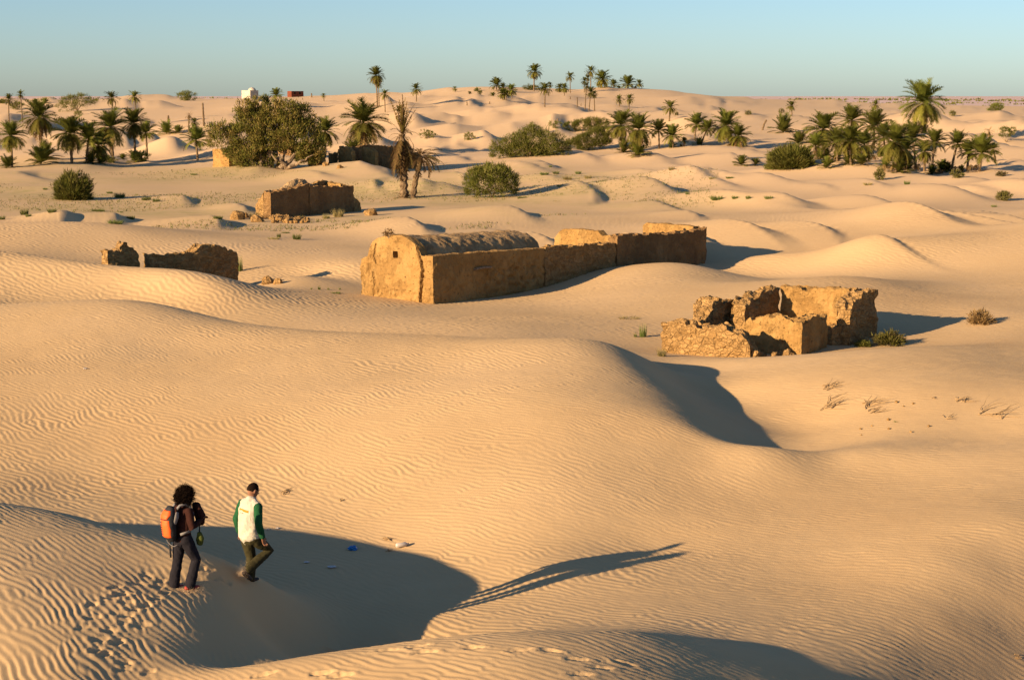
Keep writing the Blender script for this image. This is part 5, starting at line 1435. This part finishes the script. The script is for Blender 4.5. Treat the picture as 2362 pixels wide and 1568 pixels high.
def fuse(name, V, F, m, voxel=.008, it=3, wrinkle=0.0):
    """weld overlapping limbs into one continuous skin"""
    me = bpy.data.meshes.new(name); me.from_pydata([tuple(v) for v in V], [], F)
    import bmesh
    bm = bmesh.new(); bm.from_mesh(me); bmesh.ops.recalc_face_normals(bm, faces=bm.faces); bm.to_mesh(me); bm.free()
    o = bpy.data.objects.new(name, me); COL.objects.link(o)
    rm = o.modifiers.new('r', 'REMESH'); rm.mode = 'VOXEL'; rm.voxel_size = voxel
    s_ = o.modifiers.new('s', 'SMOOTH'); s_.iterations = it; s_.factor = .5
    dg = bpy.context.evaluated_depsgraph_get(); ev = o.evaluated_get(dg); out = bpy.data.meshes.new_from_object(ev)
    bpy.data.objects.remove(o); bpy.data.meshes.remove(me); out.name = name; out.materials.clear(); out.materials.append(m)
    if wrinkle:
        co = np.empty(len(out.vertices) * 3); out.vertices.foreach_get('co', co); no = np.empty_like(co); out.vertices.foreach_get('normal', no)
        co = co.reshape(-1, 3); no = no.reshape(-1, 3)
        dsp = np.array([mnoise.noise(Vector((p[0] * 8, p[1] * 9 + p[2] * 3, p[2] * 6))) + .5 * (1 - 2 * abs(mnoise.noise(Vector((p[0] * 12 + p[2] * 9, p[1] * 14, p[2] * 9))))) for p in co])
        out.vertices.foreach_set('co', (co + no * dsp[:, None] * wrinkle).ravel())
    out.polygons.foreach_set('use_smooth', [True] * len(out.polygons)); out.update(); return out


def hand(V, F, wrist, d, palm_n, curl=.5, s=1.0):
    """palm, four unequal curled fingers and a side thumb, starting at the wrist and pointing along d"""
    w = Vector(wrist); d = Vector(d).normalized(); nrm = Vector(palm_n).normalized(); sd_ = d.cross(nrm).normalized()
    etube(V, F, [w - d * .02, w + d * .03 * s, w + d * .085 * s], [(.026, .02), (.038 * s, .018), (.040 * s, .014)], 10, sd_)
    for k, ln in enumerate((.070, .080, .074, .058)):
        b = w + d * .085 * s + sd_ * (.030 - .020 * k) * s; p = [b]; dd = d.copy()
        for j in range(3):
            ax = sd_; dd = (Matrix.Rotation(curl * (.6 + .35 * j) , 3, ax) @ dd).normalized(); p.append(p[-1] + dd * ln * s * (.42, .32, .26)[j])
        etube(V, F, p, [.0095 * s, .009 * s, .0085 * s, .007 * s], 8, nrm)
    b = w + d * .03 * s + sd_ * .034 * s; p = [b, b + (sd_ * .7 + d * .6 + nrm * .2).normalized() * .032 * s, b + (sd_ * .55 + d * 1.0 + nrm * .35).normalized() * .062 * s]
    etube(V, F, p, [.012 * s, .0105 * s, .008 * s], 8, nrm)


def head(V, F, c, rot, s=1.0):
    def shape(p, d):
        q = p.copy()
        if d.z < 0: q.x *= 1 + .06 * -d.z; q.y *= 1 - .22 * -d.z      # jaw narrows to the chin
        if d.x < 0 and d.z > -.3: q.x *= 1.10                           # back of the skull
        if d.x > .8: q.x *= .95
        return q
    blob(V, F, c, (.094 * s, .076 * s, .118 * s), 16, rot, shape); c = Vector(c)
    P = lambda x, y, z: c + rot @ (Vector((x, y, z)) * s)
    etube(V, F, [P(.080, 0, .012), P(.104, 0, -.022), P(.094, 0, -.034)], [.010, .016, .014], 8)                       # nose
    etube(V, F, [P(.082, -.028, .030), P(.088, 0, .034), P(.082, .028, .030)], [.012, .010, .012], 8, (0, 0, 1))         # brow
    etube(V, F, [P(.082, -.022, -.062), P(.090, 0, -.062), P(.082, .022, -.062)], [.008, .010, .008], 8, (0, 0, 1))      # lips
    blob(V, F, P(.074, 0, -.098), (.022, .024, .018), 8)                                                                # chin
    for sg in (-1, 1):
        blob(V, F, P(-.008, sg * .080, -.012), (.024, .010, .034), 8, rot)
        blob(V, F, P(.078, sg * .032, .012), (.010, .014, .009), 8, rot)


def person(label, foot_px, heading, build):
    p = ground(foot_px[0], foot_px[1], 20); o = thing('person', label, 'person', p, rad(heading)); build(o, p.y / FPX); return o


def part(root, name, me): return put(name, me, None, root, local=True)


def man(o, s):
    hipR, hipL = (0, -.09, .80), (0, .09, .80); knR, knL = (.31, -.11, .53), (.10, .10, .43); anR, anL = (-.15, -.10, .28), (.07, .09, .06)
    R1 = Matrix.Rotation(rad(24), 3, 'Y') @ Matrix.Rotation(rad(-8), 3, 'Z')
    V = []; F = []
    etube(V, F, [(0, 0, .78), (.0, 0, 1.0), (.01, 0, 1.2), (.03, 0, 1.35)], [(.15, .10), (.14, .10), (.16, .11), (.13, .08)])
    etube(V, F, [(.03, 0, 1.36), (.055, 0, 1.42), (.08, 0, 1.49)], [.062, .056, .055])
    head(V, F, (.095, 0, 1.545), R1)
    arms = [((.03, -.19, 1.33), (.0, -.235, 1.06), (.09, -.225, .80)), ((.03, .19, 1.33), (-.06, .25, 1.06), (.02, .27, .80))]
    for sh, el, wr in arms:
        etube(V, F, [sh, el, wr], [.05, .042, .028]); d = Vector(wr) - Vector(el)
        hand(V, F, wr, d, (0, -wr[1], 0), -.5 if wr[1] < 0 else .5)
    for h_, k_, a_ in ((hipR, knR, anR), (hipL, knL, anL)): etube(V, F, [h_, k_, a_], [.085, .055, .04])
    part(o, 'body', fuse('man_body', V, F, m_skin, .0065, 2))
    V = []; F = []       # short hair, thin on the crown
    c = Vector((.095, 0, 1.545))

    def hs(p, d):
        q = p.copy()
        if d.z < 0: q.y *= 1 - .12 * -d.z
        if d.x < 0: q.x *= 1.12
        if d.x > .55 and d.z < .55: q *= .86
        if d.z < -.35: q *= .80
        return q
    blob(V, F, c + R1 @ Vector((-.008, 0, .012)), (.096, .081, .113), 18, R1, hs)
    part(o, 'hair', mesh('man_hair', V, F, True)).data.materials.append(m_hair)
    V = []; F = []       # sleeveless vest
    etube(V, F, [(.02, 0, .775), (.015, 0, .81), (.0, 0, .93), (.0, 0, 1.08), (.01, 0, 1.24), (.025, 0, 1.34), (.04, 0, 1.395)], [(.185, .150), (.205, .165), (.200, .152), (.205, .148), (.212, .142), (.190, .112), (.10, .085)], 24)
    for sg in (-1, 1): etube(V, F, [(.03, sg * .10, 1.36), (.03, sg * .185, 1.315)], [.070, .074], 12)
    vest = fuse('man_vest', V, F, m_vest, .009, 2, .013); vo = part(o, 'vest', vest)
    V = []; F = []
    etube(V, F, [(.045, 0, 1.375), (.058, 0, 1.415)], [(.078, .074), (.070, .066)], 20, round_ends=False)
    part(o, 'collar', mesh('collar', V, F, True)).data.materials.append(m_olive)
    for sh, el, wr in arms:
        V = []; F = []; w = Vector(wr); e = Vector(el)
        etube(V, F, [Vector(sh) + Vector((0, 0, -.01)), Vector(sh).lerp(e, .5), e, e.lerp(w, .5), e.lerp(w, .93)], [.078, .074, .064, .058, .046], 16)
        part(o, 'sleeve', fuse('sleeve', V, F, m_green, .010, 2, .007))
    V = []; F = []
    etube(V, F, [(0, -.02, .84), (0, -.02, .76)], [(.165, .135), (.155, .13)], 18); 
    for h_, k_, a_ in ((hipR, knR, anR), (hipL, knL, anL)):
        h_, k_, a_ = Vector(h_), Vector(k_), Vector(a_)
        etube(V, F, [h_, h_.lerp(k_, .5), k_, k_.lerp(a_, .4), k_.lerp(a_, .97)], [.108, .098, .082, .080, .074], 16)
    part(o, 'trousers', fuse('trousers', V, F, m_olive, .011, 2, .008))
    for a_, t_, hl in ((anR, (-.07, -.10, .12), (-.215, -.10, .255)), (anL, (.21, .09, .035), (.0, .09, .035))):
        V = []; F = []; a_ = Vector(a_)
        etube(V, F, [hl, Vector(hl).lerp(Vector(t_), .45), t_], [(.038, .036), (.046, .040), (.042, .026)], 12, (0, 1, 0)); etube(V, F, [a_ + Vector((0, 0, .03)), Vector(hl).lerp(Vector(t_), .25)], [.05, .045], 10)
        part(o, 'shoe', fuse('shoe', V, F, m_blackshoe, .008, 2))
    # print on the back of the vest
    bv = BVHTree.FromPolygons([v.co.copy() for v in vest.vertices], [tuple(p.vertices) for p in vest.polygons])

    def sheet(name, y0, y1, z0, z1, m, par, off=.004, ny=10, nz=3):
        V = []; F = []
        for j in range(nz + 1):
            for i in range(ny + 1):
                y = y0 + (y1 - y0) * i / ny; z = z0 + (z1 - z0) * j / nz + (y - y0) * .10; h = bv.ray_cast(Vector((-1, y, z)), Vector((1, 0, 0)))[0]
                V.append((h.x if h else -.14) * 1.0); V[-1] = Vector((V[-1] - off, y, z))
        for j in range(nz):
            for i in range(ny): a = j * (ny + 1) + i; F.append((a, a + ny + 1, a + ny + 2, a + 1))
        q = bpy.data.objects.new(name, mesh(name, V, F, True)); COL.objects.link(q); q.data.materials.append(m); q.parent = par; return q
    lab = sheet('printed_label', -.12, .09, 1.225, 1.262, m_print, vo)
    for i in range(5): sheet('letter', .0 + .014 * i, .009 + .014 * i, 1.240, 1.252, m_letter, vo, .006, 2, 1)
    for i in range(9):
        if i != 4: sheet('letter', -.02 + .010 * i, -.013 + .010 * i, 1.205, 1.213, m_ink, vo, .004, 1, 1)


def woman(o, s):
    hipR, hipL = (0, -.085, .82), (0, .085, .82); knR, knL = (.16, -.10, .47), (-.05, .10, .45); anR, anL = (.05, -.10, .10), (-.13, .09, .07)
    R1 = Matrix.Rotation(rad(22), 3, 'Y')
    V = []; F = []
    etube(V, F, [(0, 0, .80), (.0, 0, 1.0), (.02, 0, 1.15), (.035, 0, 1.28)], [(.14, .095), (.11, .085), (.135, .10), (.115, .07)])
    etube(V, F, [(.035, 0, 1.28), (.055, 0, 1.36), (.07, 0, 1.42)], [.05, .046, .046]); head(V, F, (.085, 0, 1.475), R1, .95)
    arms = [((.03, -.165, 1.27), (.03, -.235, 1.02), (.24, -.15, 1.10)), ((.03, .165, 1.27), (.05, .23, 1.02), (.25, .12, 1.12))]
    for sh, el, wr in arms:
        etube(V, F, [sh, el, wr], [.042, .036, .024]); d = Vector(wr) - Vector(el); hand(V, F, wr, d, (0, -wr[1], .3), .6 if wr[1] > 0 else -.6, .92)
    for h_, k_, a_ in ((hipR, knR, anR), (hipL, knL, anL)): etube(V, F, [h_, k_, a_], [.085, .052, .036])
    part(o, 'body', fuse('woman_body', V, F, m_skin2, .0065, 2))
    V = []; F = []
    etube(V, F, [(.0, 0, .80), (.0, 0, .95), (.015, 0, 1.12), (.03, 0, 1.25), (.045, 0, 1.33)], [(.165, .125), (.145, .115), (.16, .12), (.145, .095), (.07, .065)], 20)
    for sh, el, wr in arms:
        w = Vector(wr); e = Vector(el); etube(V, F, [sh, Vector(sh).lerp(e, .5), e, e.lerp(w, .5), e.lerp(w, .92)], [.066, .062, .056, .050, .040], 14)
    part(o, 'top', fuse('woman_top', V, F, m_maroon, .010, 2, .007))
    V = []; F = []
    etube(V, F, [(0, 0, .87), (0, 0, .77)], [(.155, .125), (.15, .125)], 18)
    for h_, k_, a_ in ((hipR, knR, anR), (hipL, knL, anL)):
        h_, k_, a_ = Vector(h_), Vector(k_), Vector(a_); etube(V, F, [h_, h_.lerp(k_, .5), k_, k_.lerp(a_, .5), k_.lerp(a_, 1.05)], [.102, .092, .076, .078, .084], 16)
    part(o, 'trousers', fuse('woman_trousers', V, F, m_navy, .011, 2, .008))
    for a_, t_, hl in ((anR, (.19, -.10, .035), (-.02, -.10, .05)), (anL, (.03, .09, .03), (-.19, .09, .03))):
        V = []; F = []; a_ = Vector(a_)
        etube(V, F, [hl, Vector(hl).lerp(Vector(t_), .45), t_], [(.036, .036), (.046, .042), (.040, .026)], 12); etube(V, F, [a_ + Vector((0, 0, .02)), Vector(hl).lerp(Vector(t_), .3)], [.045, .042], 10)
        part(o, 'shoe', fuse('shoe', V, F, m_redshoe, .008, 2))
    # big curly hair
    L = Leaves(); rr = random.Random(4); c = Vector((.055, 0, 1.485))
    for k in range(5200):
        d = Vector((rr.gauss(0, 1), rr.gauss(0, 1), rr.gauss(0, 1))).normalized()
        if d.x > .55 and d.z < .25: continue
        R = .146 * (1 + .13 * mnoise.noise(d * 3)) * (1.12 if d.z < 0 else 1.0); P = c + Vector((d.x * R * rr.uniform(.5, 1), d.y * R * rr.uniform(.5, 1), d.z * R * rr.uniform(.5, 1.0)))
        q = (d * .5 + Vector((rr.uniform(-1, 1), rr.uniform(-1, 1), rr.uniform(-1, .6)))).normalized()
        for j in range(4):
            L.blade(P, q, .026, .004, .5, rr); P = P + q * .019; q = (Matrix.Rotation(1.1, 3, Vector((rr.uniform(-1, 1), rr.uniform(-1, 1), rr.uniform(-1, 1))).normalized()) @ q).normalized()
    ho = part(o, 'hair', L.build('curly_hair', m_hair))
    V = []; F = []

    def hs(p, d):
        q = p * (1 + .10 * mnoise.noise(d * 4))
        if d.x > .5 and d.z < .3: q *= .6
        return q
    blob(V, F, c, (.127, .127, .127), 16, None, hs)
    me = mesh('hair_core', V, F, True); me.materials.append(m_hair); k = bpy.data.objects.new('hair_mass', me); COL.objects.link(k); k.parent = ho


wm = person('curly haired woman in maroon top and dark trousers walking down the dune with orange backpack', (425, 1356), 40, woman)
mn = person('man in cream vest with green sleeves striding downhill, one knee bent, head bowed', (578, 1346), 47, man)
for o_, zz in ((wm, -.03), (mn, -.03)): o_.location.z += zz

# orange backpack on her shoulders
bk = thing('backpack', 'orange and black hiking backpack worn by the curly haired woman', 'backpack', wm.location, rad(40))
V = []; F = []
etube(V, F, [(-.20, 0, .86), (-.22, 0, .92), (-.235, 0, 1.08), (-.23, 0, 1.22), (-.20, 0, 1.31)], [(.11, .075), (.132, .09), (.138, .10), (.128, .09), (.09, .06)], 20)
pk = fuse('pack_body', V, F, m_black, .010, 3, .004); part(bk, 'pack_body', pk)
bv2 = BVHTree.FromPolygons([v.co.copy() for v in pk.vertices], [tuple(p.vertices) for p in pk.polygons])


def shell(name, y0, y1, z0, z1, m, off=.008, ny=14, nz=14, par=bk, taper=.0):
    V = []; F = []
    for layer in (0, 1):
        for j in range(nz + 1):
            for i in range(ny + 1):
                fz = j / nz; y = (y0 + (y1 - y0) * i / ny) * (1 - taper * abs(fz - .45)); z = z0 + (z1 - z0) * fz
                h = bv2.ray_cast(Vector((-1, y, z)), Vector((1, 0, 0)))[0]; V.append(Vector(((h.x if h else -.22) - (off if layer else -.004), y, z)))
    n_ = (ny + 1) * (nz + 1)
    for j in range(nz):
        for i in range(ny): a = j * (ny + 1) + i; F.append((n_ + a, n_ + a + ny + 1, n_ + a + ny + 2, n_ + a + 1))
    for i in range(ny):
        F.append((i, n_ + i, n_ + i + 1, i + 1)); a = nz * (ny + 1) + i; F.append((a, a + 1, n_ + a + 1, n_ + a))
    for j in range(nz):
        a = j * (ny + 1); F.append((a, a + ny + 1, n_ + a + ny + 1, n_ + a)); a += ny; F.append((a, n_ + a, n_ + a + ny + 1, a + ny + 1))
    me = mesh(name, V, F, True); me.materials.append(m); return put(name, me, None, par, local=True)


shell('front_panel', -.125, .125, .885, 1.16, m_orange, .016, taper=.25)
shell('lid', -.112, .112, 1.175, 1.30, m_orange, .022, taper=.5)
for i in range(6): shell('webbing', .005, .05, .93 + .036 * i, .945 + .036 * i, m_black, .022, 4, 2)
shell('lid_strap', -.07, .08, 1.162, 1.176, m_black, .024, 8, 2)
V = []; F = []
etube(V, F, [(-.20, -.125, 1.10), (-.17, -.135, 1.20), (-.15, -.12, 1.27)], [(.012, .03), (.016, .04), (.01, .03)], 10); part(bk, 'side_patch', fuse('side_patch', V, F, m_grey, .006, 2))
for sg in (-1, 1):
    V = []; F = []
    tube(V, F, [(-.13, sg * .06, 1.30), (-.08, sg * .075, 1.355), (.0, sg * .085, 1.365), (.08, sg * .09, 1.33), (.125, sg * .10, 1.22), (.115, sg * .12, 1.08), (.02, sg * .17, .95), (-.12, sg * .14, .92)], [.022] * 8, 8); part(bk, 'shoulder_strap', mesh('shoulder_strap', V, F, True)).data.materials.append(m_grey)
V = []; F = []
tube(V, F, [(-.17, .10, .87), (-.175, .105, .75), (-.17, .10, .62), (-.165, .10, .52)], [.014] * 4, 6); part(bk, 'hanging_strap', mesh('hanging_strap', V, F, True)).data.materials.append(m_black)
V = []; F = []
tube(V, F, [(-.26, .05, .88), (-.25, .03, .80), (-.22, -.02, .75), (-.19, -.06, .73), (-.15, -.10, .76)], [.007] * 5, 6); part(bk, 'cord', mesh('cord', V, F, True)).data.materials.append(m_grey)
# small green bag hanging in front of her
sbg = thing('shoulder_bag', 'small yellow green bag hanging at the front hip of the curly haired woman', 'bag', wm.location, rad(40))
V = []; F = []
etube(V, F, [(.22, -.13, .73), (.225, -.13, .80), (.215, -.13, .88)], [(.055, .05), (.075, .06), (.045, .035)], 14); part(sbg, 'bag_body', fuse('bag_body', V, F, m_lime, .008, 2, .008))
V = []; F = []
tube(V, F, [(.215, -.13, .88), (.22, -.13, .98), (.215, -.14, 1.06)], [.012, .010, .010], 6); part(sbg, 'bag_strap', mesh('bag_strap', V, F, True)).data.materials.append(m_black)
# dark bundle held against her chest
bn = thing('bundle', 'dark folded jacket held in the arms of the curly haired woman', 'jacket', wm.location, rad(40))
V = []; F = []
etube(V, F, [(.26, -.09, 1.04), (.27, -.06, 1.14), (.25, -.03, 1.24), (.23, -.02, 1.31)], [(.10, .055), (.12, .065), (.11, .06), (.09, .05)], 14); part(bn, 'cloth', fuse('bundle', V, F, m_maroon, .010, 2, .012))

# sand thrown up by their feet: loose grains
L = Leaves(); rr = random.Random(12)


def grain(p, sz):
    for q in range(2): L.blade(p, Vector((rr.uniform(-1, 1), rr.uniform(-1, 1), rr.uniform(-1, 1))).normalized(), sz * 1.7, sz, .5, rr)


Mm = Matrix.Translation(mn.location) @ Matrix.Rotation(rad(47), 4, 'Z')
for k in range(5200):
    f = rr.random() ** 1.1; a = Vector((-.17, -.10, .26)); b = Vector((-.36 + rr.gauss(0, .07), .16 + rr.gauss(0, .11), .10 + rr.random() * .05))
    p = a.lerp(b, f) + Vector((rr.gauss(0, .02 + .035 * f), rr.gauss(0, .02 + .04 * f), rr.gauss(0, .025)))
    if k % 9 == 0: p = a + Vector((rr.gauss(-.05, .05), rr.gauss(0, .03), rr.gauss(.04, .07)))
    q_ = Mm @ p
    if q_.z > height(q_.x, q_.y) + .02: grain(q_, rr.uniform(.0014, .0028))
Mw = Matrix.Translation(wm.location) @ Matrix.Rotation(rad(40), 4, 'Z')
for k in range(2600):
    p = Vector((rr.gauss(.04, .13), rr.gauss(-.05, .10), abs(rr.gauss(0, .03)))); grain(Mw @ p, rr.uniform(.002, .004))
m_grain, t_, b_ = mat('loose_sand', .95); b_.inputs['Base Color'].default_value = (.52, .39, .25, 1)
tag(put('kicked_sand', L.build('kicked_sand', m_grain), None), 'sand kicked up by the walking feet', None, None, 'stuff')
